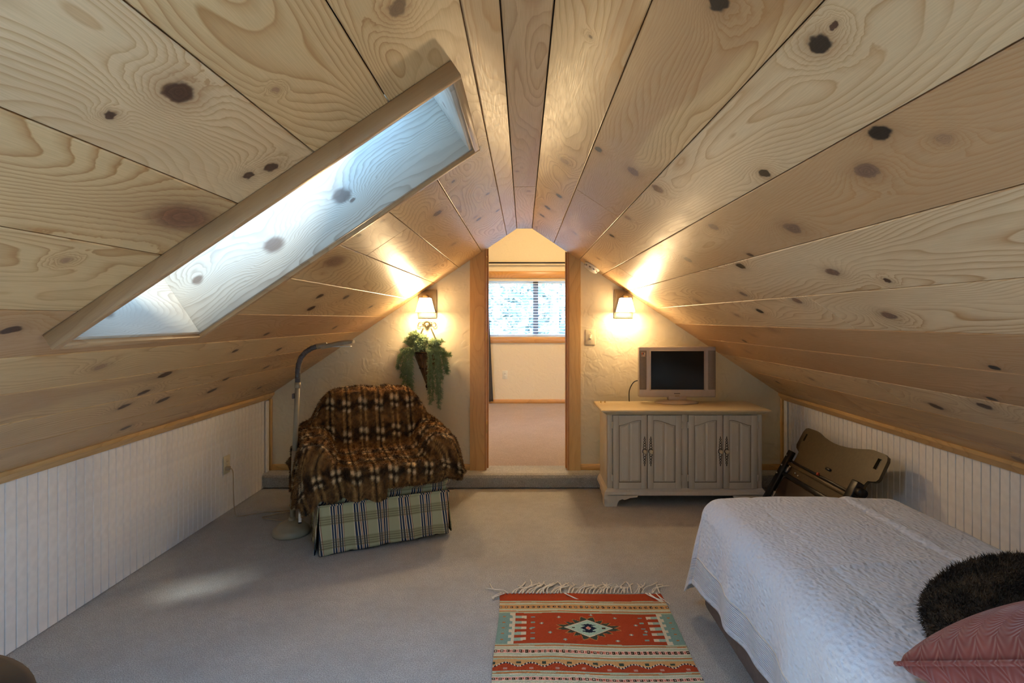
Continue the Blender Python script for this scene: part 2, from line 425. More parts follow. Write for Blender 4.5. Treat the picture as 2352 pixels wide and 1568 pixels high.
# per board: (tint r,g,b, heart amount, ring density)
PALE = (.72, .50, .275); YEL = (.71, .475, .23); TAN = (.61, .40, .205); PINK = (.57, .33, .165); WHT = (.73, .53, .305)
SPEC_L = [(TAN, .0, 10), (YEL, .0, 13), (YEL, .0, 14), (PALE, .0, 15), (YEL, .0, 12), (YEL, .05, 13), (PINK, .45, 12), (YEL, .0, 12), (YEL, .1, 13), (YEL, .0, 12), (YEL, .1, 10)]
SPEC_R = [(YEL, .15, 12), (YEL, .62, 16), (WHT, .0, 13), (TAN, .72, 14), (WHT, .0, 11), (WHT, .0, 13), (PINK, .75, 13), (PINK, .7, 13), (WHT, .05, 12), (YEL, .35, 12), (YEL, .1, 12)]
JOINT_L = {3: [2.38], 5: [.1], 7: [2.95], 8: [.9], 10: [3.6], 1: [-.4], 4: [3.35]}
JOINT_R = {1: [2.472], 5: [1.93], 3: [3.55], 7: [.2], 9: [3.0], 2: [-.3], 8: [2.4]}

ceiling = empty('ceiling', kind='structure'); ceiling['label'] = 'knotty pine plank ceiling on both roof slopes'
TH = .019
def board_mesh(rects, bev=.0022):
    """rects: (x0,x1,y0,y1) pieces of one board in slope coordinates; z=0 is the visible face"""
    b = MB()
    for x0, x1, y0, y1, fl in rects:
        cx0, cx1, cy0, cy1 = [bev if c else 0 for c in fl]
        vs = [(x0 + cx0, y0 + cy0, 0), (x1 - cx1, y0 + cy0, 0), (x1 - cx1, y1 - cy1, 0), (x0 + cx0, y1 - cy1, 0),
              (x0, y0, bev), (x1, y0, bev), (x1, y1, bev), (x0, y1, bev), (x0, y0, TH), (x1, y0, TH), (x1, y1, TH), (x0, y1, TH)]
        fs = [(0, 3, 2, 1), (8, 9, 10, 11)]
        for a in (0, 4):
            for i in range(4): fs.append((a + i, a + (i + 1) % 4, a + 4 + (i + 1) % 4, a + 4 + i))
        b.add(vs, fs)
    return b.mesh('ceiling_board')
def slope(MX, seams, specs, joints, knots, hole, sgn, tagc):
    for i in range(len(seams) - 1):
        s0, s1 = seams[i] + .0012, seams[i + 1] - .0012
        tint, heart, K = specs[i]
        if tagc == 'R' and i == 0: pass
        cuts = [BACKY] + sorted(joints.get(i, [])) + [FARY + .002]
        for j in range(len(cuts) - 1):
            y0, y1 = cuts[j] + .001, cuts[j + 1] - .001
            kn = [(sgn * k[0], k[1], k[2], k[3]) for k in knots if s0 - .012 < k[1] < s1 + .012 and y0 - .03 < k[0] < y1 + .03]
            jit = .93 + .12 * random.random()
            t2 = tuple(c * jit for c in tint)
            seed = (i * 2.3 + j * 7.1 + (3.3 if tagc == 'R' else 0)) % 17 + .37
            mat = wood('ceiling_pine_%s%d%d' % (tagc, i, j), seed, kn, t2, (.44 * jit, .215 * jit, .065 * jit), heart, K=K, vgrain=random.choice((2.2, 3., 4.5, 6.5)), line=random.choice((.75, .88, 1.)))
            rects = [(y0, y1, s0, s1)]
            for hy0, hy1, hs0, hs1 in hole:
                nxt = []
                for q0, q1, a0, a1 in rects:
                    if q1 <= hy0 or q0 >= hy1 or a1 <= hs0 or a0 >= hs1: nxt.append((q0, q1, a0, a1)); continue
                    if q0 < hy0: nxt.append((q0, hy0, a0, a1))
                    if q1 > hy1: nxt.append((hy1, q1, a0, a1))
                    m0, m1 = max(q0, hy0), min(q1, hy1)
                    if a0 < hs0: nxt.append((m0, m1, a0, hs0))
                    if a1 > hs1: nxt.append((m0, m1, hs1, a1))
                rects = nxt
            rects = [r_ + ((r_[0] == y0, r_[1] == y1, r_[2] == s0, r_[3] == s1),) for r_ in rects if r_[1] - r_[0] > .01]
            pieces = []
            for r_ in sorted(rects):
                hit = [g for g in pieces if any(abs(r_[0] - t_[1]) < 1e-6 or abs(r_[1] - t_[0]) < 1e-6 for t_ in g)]
                new = [r_]
                for g in hit: new += g; pieces.remove(g)
                pieces.append(new)
            for pc in pieces:
                rc = [((q0, q1) if sgn > 0 else (-q1, -q0)) + (a0, a1) + ((fl if sgn > 0 else (fl[1], fl[0], fl[2], fl[3])),) for q0, q1, a0, a1, fl in pc]
                o = link('ceiling_board', board_mesh(rc), ceiling, mat); o.matrix_world = MX
slope(M_LEFT, SEAM_L, SPEC_L, JOINT_L, KN_L, SKY_L, 1, 'L')
slope(M_RIGHT, SEAM_R, SPEC_R, JOINT_R, KN_R, FILL_SKY_R, -1, 'R')
# flat ridge board: local x = Y, y = -X
MRG = Matrix(((0, -1, 0, 0), (1, 0, 0, 0), (0, 0, 1, ZR), (0, 0, 0, 1)))
rk = [(.93, .02, .04, 'r'), (1.0, .03, .02, 'd'), (2.6, .03, .01, 'm'), (3.0, -.03, .012, 'm')]
for y0, y1 in ((BACKY, 2.9), (2.903, FARY)):
    o = link('ceiling_board', board_mesh([(y0, y1, -XR0 + .001, -XL0 - .001, (1, 1, 1, 1))]), ceiling, wood('ridge_pine_%d' % (y0 > 0), 8.3 + y0, [k for k in rk if y0 < k[0] < y1], TAN, (.38, .20, .08), .15, K=14))
    o.matrix_world = MRG
# roof deck above the boards (keeps daylight out of the joints)
def deck(MX, hole, smax, sgn, ext):
    b = MB(); g = .02
    ycur = BACKY - .15
    for hy0, hy1, hs0, hs1 in sorted(hole) + [(FARY + .12 + g, 0, 0, 0)]:
        segs = [(ycur, hy0 - g, -ext, smax)]
        if hy1 > hy0: segs += [(hy0 - g, hy1 + g, -ext, hs0 - g), (hy0 - g, hy1 + g, hs1 + g, smax)]
        ycur = hy1 + g
        for q in segs:
            x0, x1 = (q[0], q[1]) if sgn > 0 else (-q[1], -q[0])
            b.box(x0, x1, q[2], q[3], TH + .001, TH + .05)
    o = b.build('roof_deck', M['sheath'], ceiling); o.matrix_world = MX
deck(M_LEFT, SKY_L, 2.45, 1, .10); deck(M_RIGHT, FILL_SKY_R, 2.45, -1, .12)

# ------------------------------------------------------------------ skylights
def skylight(name, MX, hole, sgn, label, kn, glass='glass'):
    root = empty(name, kind='structure'); root['label'] = label
    root.matrix_world = MX
    y0, y1, s0, s1 = hole
    x0, x1 = (y0, y1) if sgn > 0 else (-y1, -y0)
    w, pr, dp = .020, .042, .34
    # trim frame standing proud of the boards
    wl = {'a': wood(name + '_trim_up', 1.9, [], (.52, .31, .145), (.36, .19, .08), K=9, along='Y'), 'b': wood(name + '_trim_cross', 2.9, [], (.52, .31, .145), (.36, .19, .08), K=9)}
    for q, mt in (((x0 - w, x0 + .001, s0 - w, s1 + w), 'a'), ((x1 - .001, x1 + w, s0 - w, s1 + w), 'a'), ((x0, x1, s0 - w, s0 + .001), 'b'), ((x0, x1, s1 - .001, s1 + w), 'b')):
        o = MB().rbox(q[0], q[1], q[2], q[3], -pr, -.0005, .0015, 1).build('trim_board', wl[mt], root)
    # lining of the shaft: a wide board and a narrower one on every side
    pal = (.56, .49, .39); lat = (.33, .25, .18)
    for k, (d0, d1) in enumerate(((-pr + .012, .205), (.207, dp))):
        for t, q, al in (('n', (x0, x0 + .014, s0, s1), 'Y'), ('f', (x1 - .014, x1, s0, s1), 'Y'), ('t', (x0 + .014, x1 - .014, s0, s0 + .014), 'X'), ('b', (x0 + .014, x1 - .014, s1 - .014, s1), 'X')):
            b = MB().rbox(q[0], q[1], q[2], q[3], d0, d1, .001, 1)
            mt = lining_mat(name + t + str(k), al, kn.get(t + str(k), ()), pal, lat)
            b.build('lining_board', mt, root)
    o = MB().box(x0, x1, s0, s1, dp - .02, dp - .012).build('pane', M[glass], root)
    fr = MB()
    for q in ((x0 - .04, x0 + .03, s0 - .04, s1 + .04), (x1 - .03, x1 + .04, s0 - .04, s1 + .04), (x0, x1, s0 - .04, s0 + .03), (x0, x1, s1 - .03, s1 + .04)):
        fr.box(q[0], q[1], q[2], q[3], dp, dp + .03)
    fr.build('curb_frame', M['black'], root)
    return root
def lining_mat(name, along, knots, base, late):
    """board lining the shaft; grain runs along the slope, the face is the z / along plane"""
    n = NT(name); P = n.obj(); s = n.sep(P)
    cmb = n.n('ShaderNodeCombineXYZ'); n.put(cmb.inputs[0], s[1] if along == 'Y' else s[0]); n.put(cmb.inputs[1], s[2]); P = cmb.outputs[0]
    sd = sum(map(ord, name)) % 13 + .4
    _, wc = n.noise(n.vec('MULTIPLY', P, (9., 30., 30.)), 1., 2)
    P2 = n.vec('ADD', P, n.vec('MULTIPLY', n.vec('SUBTRACT', wc, (.5, .5, .5)), (.035, .03, .01)))
    F0, _ = n.noise(n.vec('MULTIPLY_ADD', P2, (.9, 4.4, 1.), (sd * 2, sd, sd)), 1., 1.6, .45)
    F = n.math('MULTIPLY_ADD', F0, 2.6, n.math('MULTIPLY', n.sep(P2)[1], 3.))
    c = None; ks = []
    for u0, v0, r, kd in knots:
        d = n.vec('LENGTH', n.vec('MULTIPLY_ADD', P2, (.8 / r, 1.15 / r, 0), (-u0 * .8 / r, -v0 * 1.15 / r, 0)))
        F = n.math('MULTIPLY_ADD', n.math('POWER', 2.718, n.math('MULTIPLY', n.math('MULTIPLY', d, d), -.13)), .45, F)
        ks.append((n.rng(d, .55, 1.2, 1., 0.), KC[kd]))
    fr = n.math('FRACT', n.math('MULTIPLY', F, 14.))
    lw = n.ramp(fr, [(0., (0, 0, 0)), (.45, (.05, .05, .05)), (.93, (1, 1, 1)), (1., (0, 0, 0))])
    st_, _ = n.noise(n.vec('MULTIPLY_ADD', P, (1.5, 8., 7.), (sd, sd, 0)), 1., 2)
    c = n.mix(n.math('MULTIPLY', lw, n.rng(st_, .3, .65, .15, .75)), base, late)
    bl, _ = n.noise(n.vec('MULTIPLY_ADD', P, (2.5, 9., 5.), (sd * 9., 0, 0)), 1., 3)
    c = n.mix(n.rng(bl, .48, .78, 0., .5), c, (.36, .29, .23))
    for m_, kc in ks: c = n.mix(n.math('MULTIPLY', m_, .85), c, tuple(x * .8 + .025 for x in kc))
    return n.set(c, .45, 0., .4)
skylight('window_2', M_LEFT, SKY_L[0], 1, 'long skylight with a deep pine lined shaft in the left slope',
         {'f0': [(.62, .085, .030, 'g'), (.90, .075, .034, 'g'), (.60, .05, .010, 'g'), (1.18, .12, .02, 'g')], 'b0': [(1.50, .05, .03, 'g')], 't0': [(1.7, .08, .015, 'm')]}, 'tint')
skylight('window_3', M_RIGHT, FILL_SKY_R[0], -1, 'unseen skylight added in the right slope behind the viewer for fill daylight', {})
skylight('window_4', M_RIGHT, FILL_SKY_R[1], -1, 'unseen skylight added in the right slope above the viewer for fill daylight', {})
def sky_portal(name, MX, hole, sgn):
    y0, y1, s0, s1 = hole
    c = MX @ Vector((sgn * (y0 + y1) / 2, (s0 + s1) / 2, .36))
    m3 = MX.to_3x3()
    portal(name, c, m3 @ Vector((1, 0, 0)), m3 @ Vector((0, 1, 0)), y1 - y0, s1 - s0)
sky_portal('skylight_portal', M_LEFT, SKY_L[0], 1)
for h_ in FILL_SKY_R: sky_portal('skylight_portal', M_RIGHT, h_, -1)

# ------------------------------------------------------------------ doorway
dr = empty('door_1', (0, FARY, 0), kind='structure'); dr['label'] = 'pine cased doorway that runs up into the sloped ceiling'
def wedge_board(x0, x1, y0, y1, zb, lift=0.):
    p = [(x0, zb), (x1, zb), (x1, ceil_z(x1) + .004), (x0, ceil_z(x0) + .004)]
    return MB().prism(p, y0, y1, MF)
kcl = [(-.45, -.35, .008, 'd'), (-.26, -.35, .009, 'd'), (-.9, -.36, .006, 'd')]
kcr = [(-1.06, .40, .007, 'd'), (-.77, .41, .007, 'd'), (-.48, .38, .009, 'd'), (-.40, .40, .006, 'd')]
wedge_board(-.407, -.297, -.02, 0, STEP).build('casing', wood('casing_pine_a', 3.1, kcl, (.70, .42, .15), (.50, .25, .07), K=9, line=.5, along='Z'), dr)
wedge_board(.350, .437, -.02, 0, STEP).build('casing', wood('casing_pine_b', 5.7, kcr, (.74, .49, .19), (.52, .28, .09), K=8, line=.45, along='Z'), dr)
wedge_board(-.30, -.282, -.018, .13, STEP).build('jamb', M['trimZd'], dr)
wedge_board(.337, .3535, -.018, .13, STEP).build('jamb', M['trimZd'], dr)
wedge_board(-.283, -.270, .05, .085, STEP).build('door_stop', M['trimZd'], dr)
wedge_board(.326, .338, .05, .085, STEP).build('door_stop', M['trimZd'], dr)
for z in (1.66, 1.08, .40):
    h = MB().rbox(-.2825, -.279, -.004, .045, z, z + .09, .001, 1)
    h.tube([(-.282, -.008, z), (-.282, -.008, z + .09)], .006, 8)
    h.build('hinge', M['brass'], dr)

# ------------------------------------------------------------------ room beyond
FY = 7.6
WIN = (-.62, 1.05, 1.025, 1.795)
b = MB()
for x0, x1, z0, z1 in ((-2.3, WIN[0], -.1, 2.9), (WIN[1], 2.3, -.1, 2.9), (WIN[0], WIN[1], -.1, WIN[2]), (WIN[0], WIN[1], WIN[3], 2.9)):
    b.box(x0, x1, FY, FY + .14, z0, z1)
tag(b.build('wall_next_room_far', M['plaster_far']), 'warm cream wall with a window in the next room', kind='structure')
tag(MB().box(-2.4, -2.3, FARY, FY + .14, -.1, 2.9).build('wall_next_room_left', M['plaster_far']), 'left wall of the next room', kind='structure')
tag(MB().box(2.3, 2.4, FARY, FY + .14, -.1, 2.9).build('wall_next_room_right', M['plaster_far']), 'right wall of the next room', kind='structure')
nb = MB()
nb.prism([(-2.4, .85), (XL0, 2.25), (XR0, 2.25), (2.4, .85), (2.4, 2.9), (-2.4, 2.9)], FARY + .0, FARY + .115, MF)
tag(nb.build('wall_next_room_near', M['plaster_far']), 'upper wall above the attic ceiling', kind='structure')
tag(MB().box(-2.4, 2.4, FARY, FY + .14, 2.9, 3.0).build('ceiling_next_room', M['plaster_far']), 'cream ceiling of the next room', kind='structure')
tag(MB().rbox(-2.3, 2.3, FY - .018, FY, STEP, STEP + .055, .004, 1).build('baseboard_next_room', M['trim_o']), 'orange pine baseboard in the next room', kind='structure')

w1 = empty('window_1', (0, FY, 0), kind='structure'); w1['label'] = 'sliding window with orange pine casing seen through the doorway'
x0, x1, z0, z1 = WIN
for nm, q in (('casing', (x0 - .09, x1 + .09, z1 + .03, z1 + .125)), ('sill', (x0 - .09, x1 + .09, z0 - .085, z0 - .005)), ('casing', (x0 - .09, x0, z0, z1 + .03)), ('casing', (x1, x1 + .09, z0, z1 + .03))):
    MB().rbox(q[0], q[1], -.022, 0, q[2], q[3], .004, 1).build(nm, M['trim_o'], w1)
f = MB()
for q in ((x0, x1, z1 - .03, z1), (x0, x1, z0, z0 + .03), (x0, x0 + .03, z0, z1), (x1 - .03, x1, z0, z1)):
    f.box(q[0], q[1], .06, .10, q[2], q[3])
f.build('frame', M['white'], w1)
MB().box(.135, .205, .06, .10, z0, z1).build('meeting_stile', plain('grey_aluminium', (.22, .22, .23), .4, .6), w1)
MB().box(x0, .17, .078, .082, z0, z1).build('pane', M['glass_dim'], w1)
MB().box(.17, x1, .088, .092, z0, z1).build('pane', M['glass_dim'], w1)
portal('far_window_portal', ((x0 + x1) / 2, FY + .125, (z0 + z1) / 2), (-1, 0, 0), (0, 0, 1), x1 - x0, z1 - z0)

bl = empty('venetian_blind', (0, FY - .0, 0), label='white venetian blind lowered over the window beyond the doorway', cat='blind')
mb_white = plain('blind_slat', (.80, .82, .85), .4, nz=.01)
MB().rbox(x0 + .005, x1 - .005, .005, .05, z1 - .045 + .03, z1 + .03, .004, 1).build('head_rail', mb_white, bl)
sl = MB(); sl.add([(xx, .028 + yy, zz) for xx in (x0 + .01, x1 - .01) for yy, zz in ((-.022, -.004), (-.008, .004), (.008, .007), (.022, .005))], [(0, 1, 5, 4), (1, 2, 6, 5), (2, 3, 7, 6)], True)
sme = sl.mesh('slat'); sme.materials.append(mb_white)
nsl = 19
for i in range(nsl):
    o = link('slat', sme, bl); o.location = (0, 0, z0 + .03 + i * (z1 - z0 - .03) / nsl)
for xx in (-.35, .25, .8):
    MB().tube([(xx, .015, z0 + .02), (xx, .015, z1)], .0016, 5).build('ladder_cord', mb_white, bl)
MB().rbox(x0 + .01, x1 - .01, .016, .04, z0 + .004, z0 + .022, .003, 1).build('bottom_rail', mb_white, bl)

rod = empty('curtain_rod', (0, FY, 0), label='thin black curtain rod above the window beyond the doorway', cat='curtain rod')
MB().tube([(-1.0, -.07, 2.03), (1.4, -.07, 2.03)], .011, 10).build('rod', M['black'], rod)
for xx in (-.9, 1.3):
    MB().tube([(xx, -.07, 2.03), (xx, 0, 2.02)], .006, 6).build('bracket', M['black'], rod)
    MB().ball((xx - .12 if xx < 0 else xx + .12, -.07, 2.03), .02).build('finial', M['black'], rod)
# dark curtain hanging at the left of that window
n_, m_ = 60, 40
Pc = np.zeros((n_, m_, 3))
for i in range(n_):
    a = i / (n_ - 1)
    for j in range(m_):
        c_ = j / (m_ - 1)
        zz = 2.01 - 1.86 * c_
        wdt = .40 + .06 * c_
        Pc[i, j] = (-.90 + wdt * a + .03 * c_, FY - .075 + .022 * math.sin(a * 34) * (.7 + .3 * c_), zz)
me = grid_mesh('curtain', Pc, plain('dark_curtain_cloth', (.055, .045, .035), .9))
cu = link('curtain', me); sd = cu.modifiers.new('t', 'SOLIDIFY'); sd.thickness = .003
tag(cu, 'dark brown curtain hanging beside the window beyond the doorway', 'curtain')

def wall_plate(name, loc, rot, label, cat, kind, w=.072, h=.116, mat='ivory'):
    e = empty(name, loc, rot, label, cat)
    MB().rbox(-w / 2, w / 2, -.006, 0, -h / 2, h / 2, .003, 2).build('cover_plate', M[mat], e)
    if kind == 'outlet':
        for zz in (-.02, .02):
            q = MB().lathe([(.0165, 0), (.0165, .0025), (.014, .003)], (0, 0, 0), 16, Matrix.Translation((0, -.006, zz)) @ Matrix.Rotation(PI / 2, 4, 'X'))
            q.build('socket', M['ivory'], e)
            for xx in (-.006, .006):
                MB().box(xx - .001, xx + .001, -.0097, -.0085, zz - .003, zz + .005).build('slot', M['black'], e)
        MB().ball((0, -.006, 0), .003, .002, .003, 8, 4).build('screw', M['steel'], e)
    else:
        MB().rbox(-.012, .012, -.009, -.005, -.022, .022, .002, 1).build('toggle_frame', M['ivory'], e)
        MB().tube([(0, -.006, 0), (-.008, -.026, -.008)], [.006, .004], 8).build('toggle', M['ivory'], e)
        for zz in (-.04, .04): MB().ball((0, -.006, zz), .0035, .002, .0035, 8, 4).build('screw', M['steel'], e)
    return e
wall_plate('wall_outlet', (-.25, FY, .505), 0, 'ivory outlet plate on the wall beyond the doorway', 'outlet', 'outlet', .07, .115)
wall_plate('light_switch', (.513, FARY, 1.13), 0, 'ivory light switch on the plaster right of the doorway', 'switch', 'switch', .075, .118)
wall_plate('wall_outlet', (XWL + .010, 3.63, .318), PI / 2, 'ivory outlet on the bead board with the lamp plugged in', 'outlet', 'outlet', .075, .118)

# unseen flush ceiling lamp, added to light the next room (above the view)
cl = empty('added_ceiling_lamp', (.3, 5.9, 2.9), label='round frosted ceiling lamp added out of view to light the next room', cat='lamp')
MB().lathe([(.17, 0), (.17, -.025), (.15, -.03)], (0, 0, 0), 24).build('lamp_base', M['brass'], cl)
nlm = NT('lit_frosted_glass'); nlm.set((.9, .8, .6), .4); nlm.b.inputs['Emission Color'].default_value = (1, .74, .42, 1); nlm.b.inputs['Emission Strength'].default_value = 120
MB().lathe([(.15, -.03), (.145, -.06), (.11, -.10), (.05, -.12), (.005, -.123)], (0, 0, 0), 24).build('lamp_shade', nlm.m, cl)

# ------------------------------------------------------------------ outside: ground and pines
n = NT('forest_floor'); a, _ = n.noise(n.obj(), 1.2, 4); gm = n.set(n.mix(a, (.25, .24, .16), (.45, .40, .30)), .95)
tag(MB().box(-60, 60, -40, 70, -3.3, -3.0).build('ground', gm), 'forest floor outside the house', kind='structure')
bark = plain('pine_bark', (.22, .16, .12), .9, nz=.3, scale=6)
ndl = plain('pine_needles', (.22, .25, .20), .8, nz=.3, scale=3)
def tree(x, y, r, h, seed, label):
    rg = random.Random(seed)
    e = empty('pine_tree', (x, y, -3.0), 0, label, 'tree', 'pine trees outside the far window')
    pts = [(math.sin(k * .9 + seed) * .05, math.cos(k * 1.3 + seed) * .05, h * k / 8) for k in range(9)]
    MB().tube(pts, [r * (1 - .085 * k) for k in range(9)], 10).build('trunk', bark, e)
    q = MB(); lv = MB()
    for k in range(26):
        zz = h * (.22 + .75 * k / 26); a = rg.random() * 6.28; L = (1.9 - 1.2 * k / 26) * (.7 + .5 * rg.random())
        tip = Vector((math.cos(a) * L, math.sin(a) * L, zz - .25 * L)); base = Vector((0, 0, zz))
        q.tube([base, (base + tip) / 2 + Vector((0, 0, .08)), tip], [.035, .022, .008], 5)
        for j in range(60):
            t = .25 + .75 * rg.random(); p = base.lerp(tip, t) + Vector((rg.gauss(0, .16), rg.gauss(0, .16), rg.gauss(0, .10)))
            d = Vector((rg.gauss(0, 1), rg.gauss(0, 1), rg.gauss(0, .6))).normalized() * .16; s_ = d.cross(Vector((rg.gauss(0, 1), rg.gauss(0, 1), 1))).normalized() * .03
            lv.add([p - s_, p + s_, p + d], [(0, 1, 2)])
    q.build('branches', bark, e); lv.build('needles', ndl, e)['kind'] = 'stuff'
ln_ = MB(); rg_ = random.Random(3)
for k in range(9000):
    p = Vector((rg_.uniform(-9, 9), rg_.uniform(24, 30), rg_.uniform(-3, 9))); d = Vector((rg_.gauss(0, 1), rg_.gauss(0, .5), rg_.gauss(0, 1))).normalized() * .55; s_ = d.cross(Vector((0, 1, .2))).normalized() * .16
    ln_.add([p - s_, p + s_, p + d], [(0, 1, 2)])
tl = ln_.build('treeline', ndl); tag(tl, 'dense woods far behind the pines outside', 'trees', kind='stuff')
for (x, y, r, h), lb in zip(((-1.0, 11.5, .16, 9), (.9, 16.3, .2, 10), (-1.0, 21., .22, 11), (4.2, 12.0, .17, 10), (5.0, 20, .22, 12)),
                            ('slim pine nearest the far window', 'thick pine behind the window stile', 'tall pine at the left of the far window', 'broad pine beyond the right of the far window', 'distant pine in front of the woods')):
    tree(x, y, r, h, int(y), lb + ', seen through the blind')

# ================================================================== things in the attic room
# ------------------------------------------------------------------ fur: short blades grown on a sheet
def fur_blades(name, P, Nn, C, L, wid, mat, parent, flow=(0, 0, -1), lay=.9, rg=RNG):
    """one mesh of thin curved blades; P base points, Nn normals, C colours"""
    k = len(P)
    d = Nn * .75 + np.array(flow) * lay + rg.normal(0, .35, (k, 3)); d /= np.linalg.norm(d, axis=1)[:, None]
    s_ = np.cross(d, rg.normal(0, 1, (k, 3))); s_ /= np.linalg.norm(s_, axis=1)[:, None] + 1e-9
    ln = (L * rg.uniform(.6, 1.15, k))[:, None]
    V = np.empty((k, 3, 3)); V[:, 0] = P - s_ * wid; V[:, 1] = P + s_ * wid; V[:, 2] = P + d * ln
    me = bpy.data.meshes.new(name); me.vertices.add(3 * k); me.vertices.foreach_set('co', V.reshape(-1).astype(np.float32))
    me.loops.add(3 * k); me.loops.foreach_set('vertex_index', np.arange(3 * k, dtype=np.int32))
    me.polygons.add(k); me.polygons.foreach_set('loop_start', np.arange(0, 3 * k, 3, dtype=np.int32)); me.update(calc_edges=True)
    cc = np.repeat(C, 3, 0); cc = cc * np.repeat(rg.uniform(.75, 1.25, k), 3)[:, None]
    vcol(me, 'Col', cc)
    o = link(name, me, parent, mat); o['kind'] = 'stuff'
    return o
def attr_mat(name, rough=.85, sheen=.0, bump=0, spec=.2):
    n = NT(name); a = n.n('ShaderNodeVertexColor'); a.layer_name = 'Col'
    n.set(a.outputs[0], rough, 0., spec); n.b.inputs['Sheen Weight'].default_value = sheen
    if bump:
        f_, _ = n.noise(n.obj(), 260., 3); n.bump(f_, .5, .003)
    return n.m
M['fur'] = attr_mat('fur', .8, .1, 1, .25)
def sheet_normals(P):
    du = np.gradient(P, axis=0); dv = np.gradient(P, axis=1); N_ = np.cross(du, dv)
    return N_ / (np.linalg.norm(N_, axis=2)[:, :, None] + 1e-12)
def pnoise(x, y, s, seed=0):
    return mnoise.noise(Vector((x * s + seed, y * s - seed, seed * .37)))

# ------------------------------------------------------------------ armchair
def plaid():
    n = NT('plaid_cloth'); s = n.sep(n.obj())
    SG = srgb(184, 182, 146); CRM = srgb(220, 206, 178); NV = srgb(52, 66, 92); RU = srgb(150, 92, 70); OL = srgb(122, 116, 80)
    x = n.math('FRACT', n.math('MULTIPLY', n.math('ADD', s[0], s[1]), 1 / .121))
    cx = n.ramp(x, [(0, SG), (.36, CRM), (.40, NV), (.47, CRM), (.51, NV), (.58, CRM), (.62, RU), (.65, CRM), (.69, NV), (.76, CRM), (.80, NV), (.86, CRM), (.90, RU), (.925, SG)], 'CONSTANT')
    z = n.math('FRACT', n.math('MULTIPLY', s[2], 1 / .125))
    zz = n.ramp(z, [(0, (0, 0, 0)), (.30, (1, 1, 1)), (.345, (0, 0, 0)), (.40, (.8, .8, .8)), (.44, (0, 0, 0)), (.50, (1, 1, 1)), (.545, (0, 0, 0)), (.60, (.7, .7, .7)), (.64, (0, 0, 0))], 'CONSTANT')
    zb = n.ramp(z, [(0, (0, 0, 0)), (.26, (1, 1, 1)), (.68, (0, 0, 0))], 'CONSTANT')
    c = n.mix(n.math('MULTIPLY', zb, .30), cx, OL); c = n.mix(n.math('MULTIPLY', zz, .5), c, srgb(98, 84, 60))
    n.set(c, .9, 0., .15); f_, _ = n.noise(n.obj(), 500., 2); n.bump(f_, .3, .002)
    return n.m
M['plaid'] = plaid()
CH = empty('armchair', (-.775, 3.125, 0), R(22), 'plaid skirted armchair under a brown fur throw', 'armchair')
dkc = plain('chair_base_dark', (.03, .025, .02), .8)
b = MB().rbox(-.36, .36, .02, .70, .245, .40, .03, 3); b.build('seat_deck', M['plaid'], CH)
b = MB().rbox(-.27, .27, -.005, .60, .29, .395, .045, 3); b.build('seat_cushion', M['plaid'], CH)
for s in (-1, 1):
    MB().rbox(min(s * .315, s * .42), max(s * .315, s * .42), .13, .70, .24, .49, .05, 4).build('arm', M['plaid'], CH)
b = MB(); 
bk = [(.53, .30), (.67, .70), (.70, .745), (.75, .745), (.785, .70), (.82, .25), (.60, .25)]
hw = [.33, .24, .22, .22, .24, .35, .35]
vs = [(-h_, y, z) for (y, z), h_ in zip(bk, hw)] + [(h_, y, z) for (y, z), h_ in zip(bk, hw)]; k = len(bk)
b.add(vs, [(i, (i + 1) % k, k + (i + 1) % k, k + i) for i in range(k)] + [tuple(range(k)), tuple(range(2 * k - 1, k - 1, -1))])
b.build('backrest', M['plaid'], CH)
MB().lathe([(.22, .0), (.22, .03), (.17, .05), (.17, .24)], (0, .38, 0), 20).build('swivel_base', dkc, CH)
# gathered skirt: front, sides and back panels with corner pleats
def skirt(p0, p1, lift0, lift1, zt=.262):
    p0 = Vector(p0); p1 = Vector(p1); d = (p1 - p0); L = d.length; d.normalize(); nn = Vector((d.y, -d.x))
    A = np.zeros((46, 14, 3))
    for i in range(46):
        a = i / 45
        for j in range(14):
            c_ = j / 13
            fl = .018 * (1 - c_) + .006 * math.sin(a * 19 + 1) * (1 - c_) + .003 * math.sin(a * 47) * (1 - c_)
            q = p0 + d * (a * L) + nn * fl
            zb = .004 + lift0 * (1 - a) + lift1 * a
            A[i, j] = (q.x, q.y, zb + (zt - zb) * c_)
    o = link('skirt_panel', grid_mesh('skirt_panel', A, M['plaid']), CH)
    m_ = o.modifiers.new('t', 'SOLIDIFY'); m_.thickness = .006
    h = MB().tube([tuple(A[i, 0]) for i in range(0, 46, 3)], .004, 6); h.build('hem', dkc, CH)
c0, c1, c2, c3 = (-.352, -.012), (.352, -.012), (.36, .72), (-.36, .72)
skirt(c0, c1, 0, .026); skirt((c1[0], c1[1] + .004), c2, .026, .02); skirt(c2, c3, .02, 0); skirt(c3, (c0[0], c0[1] + .004), 0, 0)
MB().tube([(-.358, -.018, .262), (.358, -.018, .268)], .006, 8).build('piping', M['plaid'], CH)
for s in (-1, 1): MB().tube([(s * .358, -.018, .264), (s * .362, .72, .262)], .006, 8).build('piping', M['plaid'], CH)

